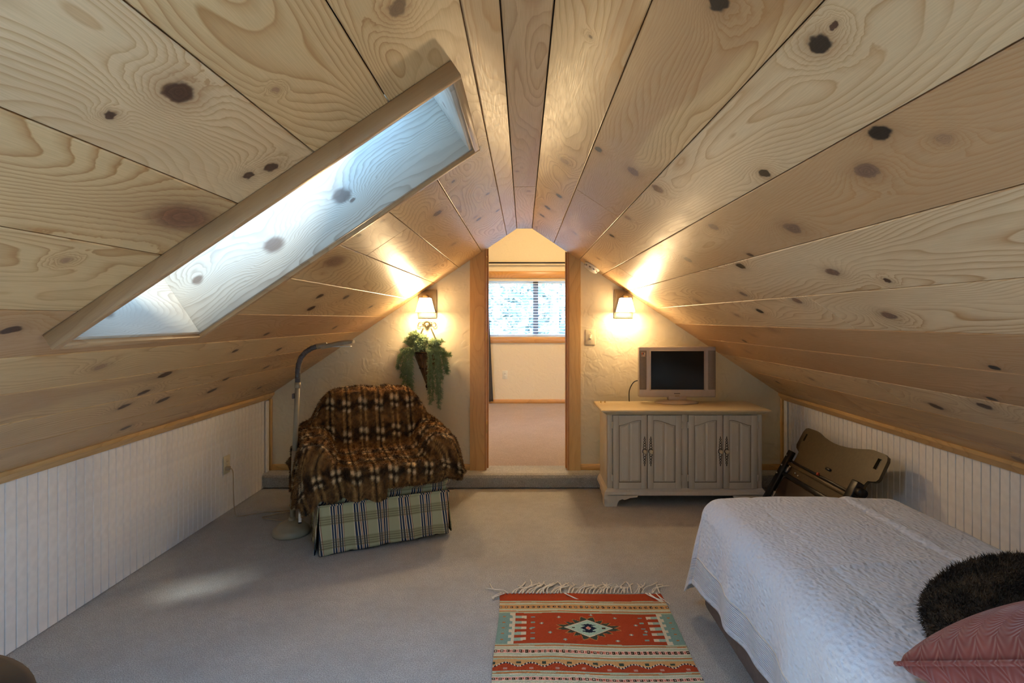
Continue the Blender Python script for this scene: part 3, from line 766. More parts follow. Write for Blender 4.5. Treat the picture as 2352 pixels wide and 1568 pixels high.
# ------------------------------------------------------------------ fur throw draped over the chair
def smax(a, b_, k): return .5 * (a + b_ + np.sqrt((a - b_) ** 2 + k * k))
def smin(a, b_, k): return -smax(-a, -b_, k)
relu = lambda t: np.maximum(t, 0)
def throw_h(x, y):
    ax = np.abs(x)
    seat = .420 + .012 * np.cos(x * 5) - 14 * relu(.045 - y) ** 2 - 3.0 * relu(ax - .30) ** 2
    arm = .540 + .03 * np.clip((y - .15) / .4, 0, 1) - 13 * relu(np.abs(ax - .375) - .035) ** 2 - 9 * relu(.17 - y) ** 2
    face = .42 + (y - .50) * 2.3
    capz = .805 - 8.5 * relu(ax - .235) ** 2 - 55 * relu(y - .79) ** 2 - .6 * relu(ax - .10) ** 2
    back = smin(face, capz, .05)
    h = smax(smax(seat, arm, .05), back, .045)
    return h - 62 * relu(ax - .44) ** 2 - 40 * relu(y - .80) ** 2
# arc-length spaced parameters
def arc(f, lo, hi, n_):
    t = np.linspace(lo, hi, 2000); z = f(t); L = np.concatenate([[0], np.cumsum(np.hypot(np.diff(t), np.diff(z)))])
    return np.interp(np.linspace(0, L[-1], n_), L, t), L[-1]
NU, NV = 170, 190
ys, _ = arc(lambda t: throw_h(np.zeros_like(t), t), -.055, .90, NV)
xs, _ = arc(lambda t: throw_h(t, np.full_like(t, .3)), -.502, .500, NU)
X, Y = np.meshgrid(xs, ys, indexing='ij')
fx = X / .52
edge = np.clip((np.abs(fx) - .8) / .2, 0, 1)
X = X * (1 - .13 * np.clip((.16 - Y) / .2, 0, 1))
X2 = X + edge * np.sign(X) * (.012 * np.sin(Y * 26) + .012 * np.sin(Y * 11 + 2))
fy = np.clip((.05 - Y) / .105, 0, 1)
Y2 = Y - fy * (.010 * np.abs(np.sin(X * PI / .115)) + .008 * np.sin(X * 9 + 1)) + .02 * fy * np.clip((X - .2) / .2, 0, 1)
Z = throw_h(X2, Y2)
WR = np.array([[pnoise(X2[i, j], Y2[i, j] + Z[i, j], 9, 3) * .012 + pnoise(X2[i, j], Y2[i, j] + Z[i, j] * .6, 22, 8) * .006 for j in range(NV)] for i in range(NU)])
# folds running over the arms
fold = np.exp(-((np.abs(X2) - .30) / .09) ** 2) * np.exp(-((Y2 - .25) / .25) ** 2)
Z = Z + WR + fold * .016 * np.sin(Y2 * 30 + X2 * 26)
# left front corner hangs lower
ll = np.clip((-.42 - X2) / .08, 0, 1) * np.clip((.42 - Y2) / .3, 0, 1)
Z = Z - .09 * ll
zlow = np.where(X2 < 0, .235 + .16 * np.clip((Y2 - .1) / .5, 0, 1), .335) + .012 * np.sin(Y2 * 40)
Z = smax(Z, zlow, .035)
TP = np.stack([X2, Y2, Z], -1)
du = np.linalg.norm(np.diff(TP, axis=0), axis=2); dv = np.linalg.norm(np.diff(TP, axis=1), axis=2)
U = np.zeros((NU, NV)); U[1:] = np.cumsum(du, 0); U -= U[NU // 2][None, :]
V = np.zeros((NU, NV)); V[:, 1:] = np.cumsum(dv, 1)
V = .75 * V[NU // 2][None, :] + .25 * V
def throw_col(u, v):
    Pu, Pv = .104, .200
    cu = np.abs(((u / Pu + .5) % 1) - .5) * Pu               # distance to the nearest seam
    pv = (v / Pv) % 1
    nz = np.vectorize(lambda a, b_: mnoise.noise(Vector((a * 30, b_ * 30, 0))))(u, v)
    nz2 = np.vectorize(lambda a, b_: mnoise.noise(Vector((a * 110, b_ * 60, 5))))(u, v)
    base = np.array(srgb(46, 32, 19)); mid = np.array(srgb(146, 107, 63)); dark = np.array(srgb(16, 11, 8)); cream = np.array(srgb(238, 214, 172)); tan = np.array(srgb(196, 154, 96))
    # fur is lighter towards the far end of every pelt, dark along its middle
    t = np.clip(.36 + .70 * nz + .45 * nz2 - .30 * np.cos((pv - .08) * 2 * PI), 0, 1)[..., None]
    c = base * (1 - t) + mid * t
    dk = 1.15 * np.clip(1 - np.abs(((pv + .5) % 1) - .5) / .13, 0, 1)[..., None] * (.10 + .75 * np.exp(-(cu / .020) ** 2))[..., None]
    c = c * (1 - dk) + dark * dk
    ed = (np.exp(-((cu - .017) / .008) ** 2) * np.clip(.6 + nz2, 0, 1) * np.clip(np.sin(pv * PI) * 1.4, 0, 1))[..., None] * .85
    c = c * (1 - ed) + tan * ed
    sm = np.exp(-(cu / .0045) ** 2)[..., None]
    c = c * (1 - sm) + dark * sm
    for dv0, hh, ww in ((.14, .018, .0115), (.88, .013, .0095)):
        for o_ in (-.0155, .0155):
            su = ((u / Pu + .5) % 1 - .5) * Pu
            dvv = ((pv - dv0 + .5) % 1 - .5) * Pv + (.004 if o_ > 0 else -.003)
            sp = (np.exp(-(((su - o_) / ww) ** 2 + (dvv / hh) ** 2) ** 2) * np.clip(.95 + .7 * nz, .25, 1))[..., None]
            c = c * (1 - sp) + cream * sp
    return c
tc = throw_col(U + .055, V + .06 + .012 * np.sin(U * PI / .104))
thr = link('fur_throw', grid_mesh('fur_throw', TP, M['fur'])); vcol(thr.data, 'Col', tc.reshape(-1, 3))
thr.location = CH.location; thr.rotation_euler = CH.rotation_euler
tag(thr, 'brown patterned fur throw draped over the armchair', 'throw')
TN = sheet_normals(TP); TN = np.where((TN[..., 2:3] < 0), -TN, TN)
kf = 110000
fi = RNG.uniform(0, NU - 1.001, kf); fj = RNG.uniform(0, NV - 1.001, kf); ii = fi.astype(int); jj = fj.astype(int); a_ = (fi - ii)[:, None]; c_ = (fj - jj)[:, None]
bil = lambda A: A[ii, jj] * (1 - a_) * (1 - c_) + A[ii + 1, jj] * a_ * (1 - c_) + A[ii, jj + 1] * (1 - a_) * c_ + A[ii + 1, jj + 1] * a_ * c_
fur_blades('fur', bil(TP), bil(TN), bil(tc), .017, .0016, M['fur'], thr, (0, -.4, -.7), .8)
tg = MB().rbox(-.455, -.440, .00, .035, .185, .235, .002, 1); tg.build('care_tag', M['white'], thr)
MB().rbox(-.456, -.439, -.001, .036, .178, .187, .002, 1).build('tag_edge', M['black'], thr)

# ------------------------------------------------------------------ floor lamp and its cord
M['lamp'] = plain('lamp_beige', srgb(158, 148, 126), .42, nz=.03)
M['neck'] = plain('gooseneck_grey', srgb(92, 88, 90), .5, .2)
LP = empty('floor_lamp', (-1.372, 3.285, 0), 0, 'beige gooseneck floor lamp beside the fur draped armchair', 'floor lamp')
MB().lathe([(.104, 0), (.106, .012), (.100, .034), (.092, .040), (.075, .058), (.045, .074), (.022, .080)], (0, 0, 0), 36).build('base', M['lamp'], LP)
MB().tube([(0, 0, .075), (.006, 0, .10)], [.021, .019], 14).build('collar', M['lamp'], LP)
MB().tube([(.006, 0, .095), (.019, 0, .49)], .0165, 14).build('pole', M['lamp'], LP)
MB().tube([(.019, 0, .485), (.036, 0, .875)], .0145, 14).build('pole', M['lamp'], LP)
MB().tube([(.0355, 0, .862), (.037, 0, .895)], .0175, 14).build('collar', M['lamp'], LP)
gp = [(.036, 0, .88), (.037, 0, .95), (.041, .002, 1.00), (.054, .004, 1.04), (.080, .006, 1.072), (.115, .008, 1.095), (.150, .01, 1.107)]
MB().tube(gp, .0150, 14).build('gooseneck', M['neck'], LP)
for i in range(len(gp) - 1):
    for t in (0, .5):
        p = Vector(gp[i]).lerp(Vector(gp[i + 1]), t); q = Vector(gp[i]).lerp(Vector(gp[i + 1]), t + .12)
        MB().tube([p, q], .0158, 12).build('neck_ring', M['neck'], LP)
MB().tube([(.148, .01, 1.106), (.205, .01, 1.118)], [.017, .014], 12).build('head_joint', M['lamp'], LP)
hd = MB()
pr = [(.175, 1.100, .012), (.20, 1.106, .022), (.26, 1.120, .030), (.33, 1.131, .032), (.362, 1.134, .026), (.366, 1.135, .018)]
vs = []; fs = []
for x, z, w in pr:
    hh = .012 if x < .36 else .008
    for yy, zz in ((-w, -hh), (w, -hh), (w * .92, hh * .5), (w * .5, hh * 1.25), (-w * .5, hh * 1.25), (-w * .92, hh * .5)): vs.append((x, .01 + yy, z + zz))
for i in range(len(pr) - 1):
    for q in range(6): fs.append((i * 6 + q, i * 6 + (q + 1) % 6, (i + 1) * 6 + (q + 1) % 6, (i + 1) * 6 + q))
fs += [tuple(range(6)), tuple(range(len(vs) - 6, len(vs)))]
hd.add(vs, fs); hd.build('lamp_head', M['lamp'], LP)
MB().rbox(.22, .35, -.012, .032, 1.103, 1.110, .003, 1, Matrix.Translation((0, 0, 0)) @ Matrix.Rotation(R(-0), 4, 'Y')).build('tube_cover', M['white'], LP)
MB().rbox(.052, .062, -.012, .012, .80, .83, .002, 1, Matrix.Translation((-.04, -.012, 0))).build('switch', M['neck'], LP)
def spline(pts, n_=8):
    P = [Vector(p) for p in pts]; out = []
    for i in range(len(P) - 1):
        p0, p1, p2, p3 = P[max(i - 1, 0)], P[i], P[i + 1], P[min(i + 2, len(P) - 1)]
        for k in range(n_):
            t = k / n_
            out.append(.5 * ((2 * p1) + (p2 - p0) * t + (2 * p0 - 5 * p1 + 4 * p2 - p3) * t * t + (3 * p1 - p0 - 3 * p2 + p3) * t ** 3))
    return out + [P[-1]]
cd = empty('lamp_cord', (0, 0, 0), 0, 'thin beige power cord from the outlet to the floor lamp', 'cord')
pl_ = plain('cord_beige', srgb(170, 155, 130), .5)
MB().rbox(XWL + .018, XWL + .045, 3.60, 3.625, .286, .310, .004, 2).build('plug', pl_, cd)
cp = [(XWL + .042, 3.612, .298), (XWL + .075, 3.59, .28), (XWL + .10, 3.55, .14), (XWL + .115, 3.54, .03), (XWL + .14, 3.56, .006), (-1.70, 3.63, .005), (-1.56, 3.66, .005), (-1.46, 3.68, .006), (-1.44, 3.80, .006), (-1.52, 3.86, .012), (-1.58, 3.75, .014), (-1.49, 3.66, .016), (-1.62, 3.58, .006), (-1.66, 3.53, .006), (-1.55, 3.49, .006), (-1.455, 3.47, .006), (-1.43, 3.43, .006), (-1.425, 3.385, .012), (-1.41, 3.365, .04)]
MB().tube(spline(cp, 8), .0032, 6).build('cable', pl_, cd)

# ------------------------------------------------------------------ wall sconces
nb_ = NT('brushed_bronze'); P_ = nb_.obj(); f_, _ = nb_.noise(nb_.vec('MULTIPLY', P_, (400., 10., 12.)), 1., 3)
M['bronze'] = nb_.set(nb_.mix(f_, (.26, .21, .14), (.38, .31, .21)), .5, .15, .5)
def lit(name, strength):
    ns = NT(name); ns.set((.9, .85, .7), .4); ns.b.inputs['Emission Color'].default_value = (1, .70, .37, 1); ns.b.inputs['Emission Strength'].default_value = strength
    return ns.m
M['shade'] = lit('lit_shade_side', 11.); M['shade_front'] = lit('lit_shade_front', 128.)
def sconce(x, label):
    e = empty('wall_sconce', (x, FARY, 1.385), 0, label, 'wall sconce', 'pair of sconces beside the doorway')
    MB().rbox(-.070, .070, -.018, 0, -.108, .108, .002, 1).build('back_plate', M['bronze'], e)
    MB().rbox(-.062, .062, -.022, -.016, -.100, .100, .002, 1).build('back_plate_face', M['bronze'], e)
    MB().tube([(0, -.02, .060), (0, -.07, .062), (0, -.095, .045)], .008, 8).build('arm', M['bronze'], e)
    MB().rbox(-.018, .018, -.114, -.078, .036, .058, .003, 1).build('socket', M['bronze'], e)
    # square tapered shade open at the bottom
    t, bt, h0, h1, c = .039, .063, .040, -.064, -.096
    td, bd = .034, .052
    vs = [(sx * w, c + sy * d, z) for w, d, z in ((t, td, h0), (bt, bd, h1), (bt - .004, bd - .004, h1), (t - .004, td - .004, h0 - .004)) for sx, sy in ((-1, -1), (1, -1), (1, 1), (-1, 1))]
    fs = []
    for r_ in range(3):
        for i in range(4): fs.append((r_ * 4 + i, r_ * 4 + (i + 1) % 4, r_ * 4 + 4 + (i + 1) % 4, r_ * 4 + 4 + i))
    for nm_, quads, mt_ in (('shade_side', [(1, 2, 6, 5)], 'shade'), ('shade_side', [(3, 0, 4, 7)], 'shade'), ('shade_glass', [(0, 1, 5, 4)], 'shade_front'), ('shade_reflector', [(2, 3, 7, 6), (3, 2, 1, 0)], 'bronze')):
        us_ = sorted({i for q in quads for i in q})
        MB().add([vs[i] for i in us_], [[us_.index(i) for i in q] for q in quads]).build(nm_, M[mt_], e)
sconce(-.732, 'lit bronze wall sconce above the hanging plant basket')
sconce(.763, 'lit bronze wall sconce above the light switch and television')

# ------------------------------------------------------------------ smoke detector on the right slope by the wall
sm_ = empty('smoke_detector', (0, 0, 0), 0, 'white round smoke detector on the slope right of the doorway', 'smoke detector')
c = M_RIGHT @ Vector((-4.12, (.515 - XR0) * CR, 0)); mt = M_RIGHT.to_3x3().to_4x4(); mt.translation = c; sm_.matrix_world = mt
MB().lathe([(.062, -.0005), (.062, -.010), (.058, -.014)], (0, 0, 0), 28).build('base', M['white'], sm_)
MB().lathe([(.056, -.014), (.055, -.030), (.044, -.038), (.002, -.040)], (0, 0, 0), 28).build('cover', M['white'], sm_)
for k in range(10):
    a = 2 * PI * k / 10; MB().rbox(-.008, .008, -.0575, -.053, -.027, -.019, .001, 1, Matrix.Rotation(a, 4, 'Z')).build('vent_slot', plain('vent_grey', (.2, .19, .18), .6) if k == 0 else bpy.data.materials['vent_grey'], sm_)

# ------------------------------------------------------------------ hanging basket with trailing greenery
PB = empty('plant_basket', (-.735, FARY, 1.0), 0, 'cone wall basket with trailing green sprigs under the sconce', 'plant basket')
rust = plain('rusty_metal', (.075, .045, .028), .55, .6, nz=.4, scale=25)
rustl = plain('rusty_slat', (.20, .12, .065), .5, .5, nz=.35, scale=18)
gild = plain('antique_iron', (.16, .13, .085), .45, .8, nz=.3)
def half(r, z, n_=11): return [(r * math.cos(PI * k / (n_ - 1)), -.004 - r * .85 * math.sin(PI * k / (n_ - 1)), z) for k in range(n_)]
MB().tube(half(.112, .015), .007, 8).build('rim', rust, PB)
MB().tube(half(.108, .03), .005, 8).build('rim', rust, PB)
for k in range(7):
    a0, a1 = PI * (k + .06) / 7, PI * (k + .94) / 7
    vs = []
    for r, z in ((.108, .02), (.008, -.235)):
        for a in (a0, (a0 + a1) / 2, a1):
            vs.append((r * math.cos(a), -.004 - r * .85 * math.sin(a) * (1.04 if a not in (a0, a1) else 1), z))
    o = MB().add(vs, [(0, 1, 4, 3), (1, 2, 5, 4)]).build('slat', rustl, PB); m_ = o.modifiers.new('t', 'SOLIDIFY'); m_.thickness = .003
    am = (a0 + a1) / 2
    MB().ball((.058 * math.cos(am), -.006 - .058 * .89 * math.sin(am), -.105), .005).build('rivet', rust, PB)
MB().ball((0, -.010, -.245), .012, .012, .016).build('tip', rust, PB)
MB().ball((0, -.010, -.268), .006).build('tip', rust, PB)
for s in (-1, 1):
    MB().tube(spline([(s * .028, -.012, .205), (s * .06, -.01, .13), (s * .104, -.008, .025)], 5), .0045, 6).build('hanger_rod', gild, PB)
    sc = []
    for k in range(22):
        a = k / 21 * 2.6 * PI / 2 * 1.25; rr = .026 * (1 - k / 30)
        sc.append((s * (.050 + rr * math.cos(PI * .75 + a * -1) * 1), -.014, .222 + rr * math.sin(PI * .75 - a)))
    MB().tube(sc, .0042, 6).build('scroll', gild, PB)
md = MB(); md.ball((0, -.016, .222), .022, .012, .020, 14, 8)
for k in range(9):
    a = PI * (k + .5) / 9; md.ball((.030 * math.cos(a), -.014, .226 + .024 * math.sin(a)), .0085, .008, .010, 8, 6)
md.ball((0, -.026, .214), .008, .007, .010); md.ball((-.010, -.024, .226), .004); md.ball((.010, -.024, .226), .004)
md.build('mask_ornament', gild, PB)
ngr = NT('sprig_green'); ob = ngr.n('ShaderNodeObjectInfo'); f_, _ = ngr.noise(ngr.obj(), 22., 2)
gcol = ngr.mix(f_, (.16, .27, .13), (.46, .58, .32)); gcol = ngr.mix(ngr.math('MULTIPLY', ob.outputs['Random'], .5), gcol, (.26, .40, .30))
ngr.set(gcol, .6, 0., .3)
def sprig(path, dens, ln, rg, spread=1.):
    b = MB(); pts = spline(path, 6); b.tube(pts, [.0022] * len(pts), 4)
    P = [Vector(p) for p in pts]
    for i in range(len(P) - 1):
        t = (P[i + 1] - P[i]).normalized()
        for k in range(dens):
            p = P[i].lerp(P[i + 1], rg.random())
            side = t.cross(Vector((rg.gauss(0, 1), rg.gauss(0, 1), rg.gauss(0, 1)))).normalized()
            d = (t * .75 + side * spread).normalized(); L = ln * (.6 + .6 * rg.random())
            # each leaflet: a twig carrying needle pairs
            for q in range(4):
                pp = p + d * L * (q / 4); s2 = d.cross(Vector((rg.gauss(0, 1), rg.gauss(0, 1), rg.gauss(0, 1)))).normalized()
                e_ = pp + (d * .6 + s2 * .7) * .016; w_ = s2.cross(d).normalized() * .0022
                b.add([pp - w_, pp + w_, e_], [(0, 1, 2)])
                e_ = pp + (d * .6 - s2 * .7) * .016
                b.add([pp - w_, pp + w_, e_], [(0, 1, 2)])
            w_ = d.cross(Vector((.3, .5, .8))).normalized() * .0013
            b.add([p - w_, p + w_, p + d * L], [(0, 1, 2)])
    return b
rg = random.Random(5)
def yb(x, y): return min(y, -.012)
# mounded top
for k in range(34):
    a = rg.random() * PI; r = .03 + .085 * rg.random(); x = r * math.cos(a) * 1.05; y = -.02 - r * .75 * math.sin(a)
    ht = .085 + .075 * math.exp(-((x + .06) / .055) ** 2) * rg.random() + .02 * rg.random()
    ox = x * 1.5; 
    path = [(x, y, .01), (x * 1.15, y * 1.1, .01 + ht * .6), (ox, yb(0, y * 1.3 + .01), .0 + ht)]
    sprig(path, 6, .028, rg, .9).build('sprig', ngr.m, PB)
# trailing sprigs: (x at rim, x at end, z end)
for x0_, x1_, z1_ in ((-.10, -.215, -.10), (-.11, -.20, -.02), (-.10, -.185, -.17), (-.09, -.17, -.22), (-.09, -.145, -.29), (-.08, -.135, -.33), (-.075, -.115, -.36), (-.07, -.105, -.34), (-.10, -.155, -.14), (-.085, -.125, -.25),
                      (.02, .045, -.16), (.03, .055, -.25), (.04, .03, -.37), (.045, .055, -.34), (.05, .025, -.285), (.06, .085, -.29), (.065, .10, -.36), (.07, .095, -.40), (.075, .115, -.33),
                      (.09, .15, -.06), (.10, .165, -.12), (.095, .155, -.14), (.085, .12, -.18), (.10, .175, .0), (.08, .10, -.12), (-.10, -.18, .03)):
    y0 = -.05 - .05 * (1 - abs(x0_) / .12); sg = 1 if x1_ >= 0 else -1
    path = [(x0_, y0, .02), (x0_ + (x1_ - x0_) * .45, y0 - .025, .035), (x0_ + (x1_ - x0_) * .8, y0 - .03, z1_ * .35 + .0), (x1_ * .97, y0 * .8 - .01, z1_ * .72), (x1_, y0 * .7 - .01, z1_)]
    sprig(path, 4, .026, rg, .85).build('sprig', ngr.m, PB)

# ------------------------------------------------------------------ painted cabinet
def cab_mat():
    n = NT('whitewashed_paint'); P = n.obj()
    a, _ = n.noise(n.vec('MULTIPLY', P, (38., 38., 4.)), 1., 3, .6); b_, _ = n.noise(n.vec('MULTIPLY', P, (60., 30., 9.)), 1., 2)
    c = n.mix(a, srgb(206, 197, 180), srgb(222, 214, 199))
    c = n.mix(n.rng(b_, .70, .78, 0., .7), c, srgb(240, 235, 224))
    return n.set(c, .5, 0., .4)
M['cab'] = cab_mat(); M['cab_dark'] = plain('cabinet_dark_brown', srgb(120, 104, 82), .6)  # darker brown for the board behind the door panels
CB = empty('cabinet', (.572, 3.78, 0), 0, 'low whitewashed cabinet with four arched panel doors and bracket feet', 'cabinet')
CWD, CDP = 1.053, .365
MB().box(.012, CWD - .012, .012, CDP, .085, .625).build('body', M['cab'], CB)
ff_ = MB()
for q in ((0, .034, .10, .63), (CWD - .034, CWD, .10, .63), (.505, .547, .10, .63), (.034, .505, .595 + .022, .63), (.547, CWD - .034, .617, .63), (.034, .505, .10, .118), (.547, CWD - .034, .10, .118)):
    ff_.rbox(q[0], q[1], -.002, .016, q[2], q[3], .0015, 1)
ff_.build('face_frame', M['cab'], CB)
for s in (0, 1):
    x = s * (CWD - .014); MB().rbox(x, x + .014, .0, CDP, .08, .632, .002, 1).build('side_panel', M['cab'], CB)
# top with moulded edge (front and both ends)
tp = MB()
lay = [(.020, .622, .634), (.030, .634, .642), (.046, .642, .648), (.040, .648, .6545)]
vs = []; fs = []
prs = [(.010, .620), (.018, .628), (.030, .634), (.034, .640), (.047, .643), (.047, .650), (.042, .655)]
for o_, z in prs: vs += [(-o_, -o_, z), (CWD + o_, -o_, z), (CWD + o_, CDP + .002, z), (-o_, CDP + .002, z)]
for i in range(len(prs) - 1):
    for k in range(4): fs.append((i * 4 + k, i * 4 + (k + 1) % 4, i * 4 + 4 + (k + 1) % 4, i * 4 + 4 + k))
fs += [(0, 3, 2, 1), tuple(range(len(vs) - 4, len(vs)))]
M['cab_top'] = plain('cabinet_top_paint', srgb(214, 200, 168), .32, nz=.03)
tp.add(vs, fs).build('top', M['cab_top'], CB)
# base moulding and bracket feet
bmo = MB(); prs = [(.002, .118), (.008, .108), (.018, .098), (.022, .080), (.022, .074)]; vs = []; fs = []
for o_, z in prs: vs += [(-o_, -o_, z), (CWD + o_, -o_, z), (CWD + o_, CDP, z), (-o_, CDP, z)]
for i in range(len(prs) - 1):
    for k in range(4): fs.append((i * 4 + k, i * 4 + (k + 1) % 4, i * 4 + 4 + (k + 1) % 4, i * 4 + 4 + k))
fs += [(0, 3, 2, 1), tuple(range(len(vs) - 4, len(vs)))]
bmo.add(vs, fs).build('base_moulding', M['cab'], CB)
foot = [(-.020, .0), (.060, .0), (.066, .022), (.076, .040), (.098, .050), (.112, .044), (.128, .048), (.150, .058), (.200, .062), (.205, .078), (-.024, .078), (-.026, .050), (-.018, .022)]
for mir in (0, 1):
    pts = foot if not mir else [(CWD - x, z) for x, z in reversed(foot)]
    MB().prism(pts, -.022, -.002, MF).build('foot', M['cab'], CB)
    xx = -.022 if not mir else CWD + .002
    MS = Matrix(((0, 0, 1, 0), (1, 0, 0, 0), (0, 1, 0, 0), (0, 0, 0, 1)))
    MB().prism([(a, z) for a, z in foot], xx, xx + .020, MS).build('foot', M['cab'], CB)
    MB().box(.0 if not mir else CWD - .06, .06 if not mir else CWD, CDP - .03, CDP, 0, .08).build('foot', M['cab'], CB)
pull_iron = plain('dark_pull_iron', (.06, .048, .035), .5, .4, nz=.2)
def door(x0_, w, peak_right, hinge_right):
    d = bpy.data.objects.new('door', None); COL.objects.link(d); d.parent = CB; d.location = (x0_, 0, 0)
    z0_, z1_ = .1175, .6165; st_ = .041
    def arch(n_=14):
        out = []
        for k in range(n_ + 1):
            t = k / n_; s_ = t if peak_right else 1 - t
            e = s_ * s_ * (3 - 2 * s_)
            out.append((st_ + (w - 2 * st_) * t, z1_ - .070 + .036 * e + .004 * math.sin(s_ * PI)))
        return out
    ar = arch()
    fr = MB()
    fr.rbox(.0015, st_, -.014, .0, z0_, z1_, .0015, 1); fr.rbox(w - st_, w - .0015, -.014, .0, z0_, z1_, .0015, 1)
    fr.box(st_, w - st_, -.0138, 0, z0_ + .0015, z0_ + .042)
    fr.prism([(w - st_, z1_ - .0015), (st_, z1_ - .0015)] + ar, -.0138, 0, MF)
    fr.build('door_frame', M['cab'], d)
    MB().box(st_ - .002, w - st_ + .002, -.005, .0, z0_ + .03, z1_ - .02).build('door_back', M['cab_dark'], d)
    # raised panel: two boards with a vee joint
    mid = w / 2
    for h_ in (0, 1):
        seg = [p for p in ar if (p[0] <= mid + 1e-6) == (h_ == 0) or abs(p[0] - mid) < 1e-6]
        xa, xb = (st_ + .004, mid - .0005) if h_ == 0 else (mid + .0005, w - st_ - .004)
        top = [(min(max(px_, xa), xb), pz - .004) for px_, pz in seg]
        poly = [(xa, z0_ + .046), (xb, z0_ + .046)] + list(reversed(top))
        inn = [(xa + .014 if px_ < (xa + xb) / 2 else xb - .014, 0) for px_, pz in poly]
        cx, cz = (xa + xb) / 2, .36
        poly2 = []
        for px_, pz in poly:
            fx_ = (px_ - cx) * (1 - .026 / (xb - xa)); poly2.append((cx + fx_, pz + (.014 if pz < cz else -.013)))
        n_ = len(poly); vs = [(a, -.006, z) for a, z in poly] + [(a, -.0125, z) for a, z in poly2]
        MB().add(vs, [tuple(range(n_)), tuple(range(2 * n_ - 1, n_ - 1, -1))] + [(i, (i + 1) % n_, n_ + (i + 1) % n_, n_ + i) for i in range(n_)]).build('panel_board', M['cab'], d)
    # pull: pierced back plate and knob
    xh = w - .016 if not hinge_right and peak_right else .020
    xh = w - .018 if peak_right else .022
    bp = MB(); zc = .372
    for s in (-1, 1):
        for k in range(4):
            zz = zc + s * (.026 + k * .018); rr = .009 - k * .0012
            bp.tube([(xh + rr * math.cos(a), -.0155, zz + rr * 1.1 * math.sin(a)) for a in [2 * PI * q / 12 for q in range(13)]], .0022, 5)
        bp.tube([(xh, -.0155, zc + s * .09), (xh, -.0155, zc + s * .102)], [.004, .001], 6)
    bp.tube([(xh + .014 * math.cos(a), -.0155, zc + .016 * math.sin(a)) for a in [2 * PI * q / 16 for q in range(17)]], .0028, 5)
    bp.build('pull_plate', pull_iron, d)
    kb = MB(); MK = Matrix.Translation((xh, -.014, zc)) @ Matrix.Rotation(PI / 2, 4, 'X')
    kb.lathe([(.006, 0), (.006, .010), (.012, .014), (.0145, .020), (.012, .027), (.004, .030)], (0, 0, 0), 16, MK); kb.build('knob', M['cab_top'], d)
    for zz in (z0_ + .05, z1_ - .09):
        xq = w + .002 if hinge_right else -.004
        MB().rbox(xq - .004, xq + .006, -.016, -.001, zz, zz + .045, .002, 1).build('hinge', M['cab'], d)
door(.0365, .2325, True, False); door(.2705, .2325, False, True); door(.5495, .2335, True, False); door(.7850, .2325, False, True)
for x in (.028, .058):
    g = MB().lathe([(.006, 0), (.005, .004), (.003, .006), (.004, .012), (.001, .014)], (0, 0, 0), 10).build('shelf_peg', M['brass'])
    g.location = (.572 + x - .03, 4.085, .6551); tag(g, ['small brass shelf peg at the cabinet corner, outer one', 'small brass shelf peg at the cabinet corner, inner one'][x > .04], 'peg', 'pegs on the cabinet top')

# ------------------------------------------------------------------ television
M['tv'] = plain('silver_plastic', srgb(196, 188, 183), .42, .15, nz=.02); M['tv_g'] = None
n = NT('speaker_cloth'); v_ = n.n('ShaderNodeTexVoronoi'); n.put(v_.inputs['Vector'], n.obj()); v_.inputs['Scale'].default_value = 420
n.set(n.mix(n.rng(v_.outputs['Distance'], .2, .5), srgb(98, 92, 86), srgb(140, 132, 125)), .6); M['tv_g'] = n.m
M['screen'] = plain('black_screen', (.008, .008, .009), .12, 0., .5, nz=.02)
TV = empty('television', (1.124, 4.045, .655), R(0), 'silver flat television with side speakers on the cabinet', 'television')
MB().rbox(-.281, .281, 0, .055, .043, .412, .010, 3).build('housing', M['tv'], TV)
MB().rbox(-.20, .20, .05, .11, .08, .38, .02, 2).build('rear_shell', M['tv'], TV)
MB().rbox(-.205, .200, -.004, .004, .092, .388, .003, 1).build('bezel', M['tv'], TV)
MB().box(-.195, .190, -.0055, -.003, .100, .380).build('screen', M['screen'], TV)
for x0_, x1_ in ((-.277, -.225), (.222, .277)):
    MB().rbox(x0_, x1_, -.003, .004, .098, .385, .004, 1).build('speaker_grille', M['tv_g'], TV)
MB().rbox(-.026, .018, -.0022, .001, .068, .0735, .0008, 1).build('maker_badge', plain('badge_dark', (.10, .09, .09), .4), TV)
MB().rbox(-.020, .014, -.0022, .001, .052, .056, .0008, 1).build('model_badge', plain('badge_gold', (.35, .26, .12), .4), TV)
MB().box(-.264, -.236, -.0045, -.003, .34, .372).build('sticker', plain('sticker_paper', srgb(196, 170, 150), .6, nz=.2, scale=120), TV)
for k, c_ in enumerate((srgb(200, 90, 40), srgb(90, 90, 110), srgb(220, 210, 190))):
    MB().box(-.262 + .009 * k, -.255 + .009 * k, -.0052, -.004, .355, .368).build('sticker_mark', plain('sticker_ink_%d' % k, c_, .6), TV)
MB().rbox(-.065, .065, -.004, .05, .022, .05, .006, 2).build('neck', M['tv'], TV)
MB().lathe([(.158, 0), (.160, .005), (.150, .010), (.085, .020), (.05, .024)], (0, 0, 0), 40, Matrix.Translation((0, .03, 0)) @ Matrix.Diagonal((1, .66, 1, 1))).build('stand_base', M['tv'], TV)
tcb = MB().tube(spline([(-.24, .06, .16), (-.30, .07, .15), (-.335, .075, .09), (-.338, .08, .02), (-.33, .10, -.01), (-.30, .14, -.10)], 6), .004, 6).build('antenna_cable', M['black'], TV)

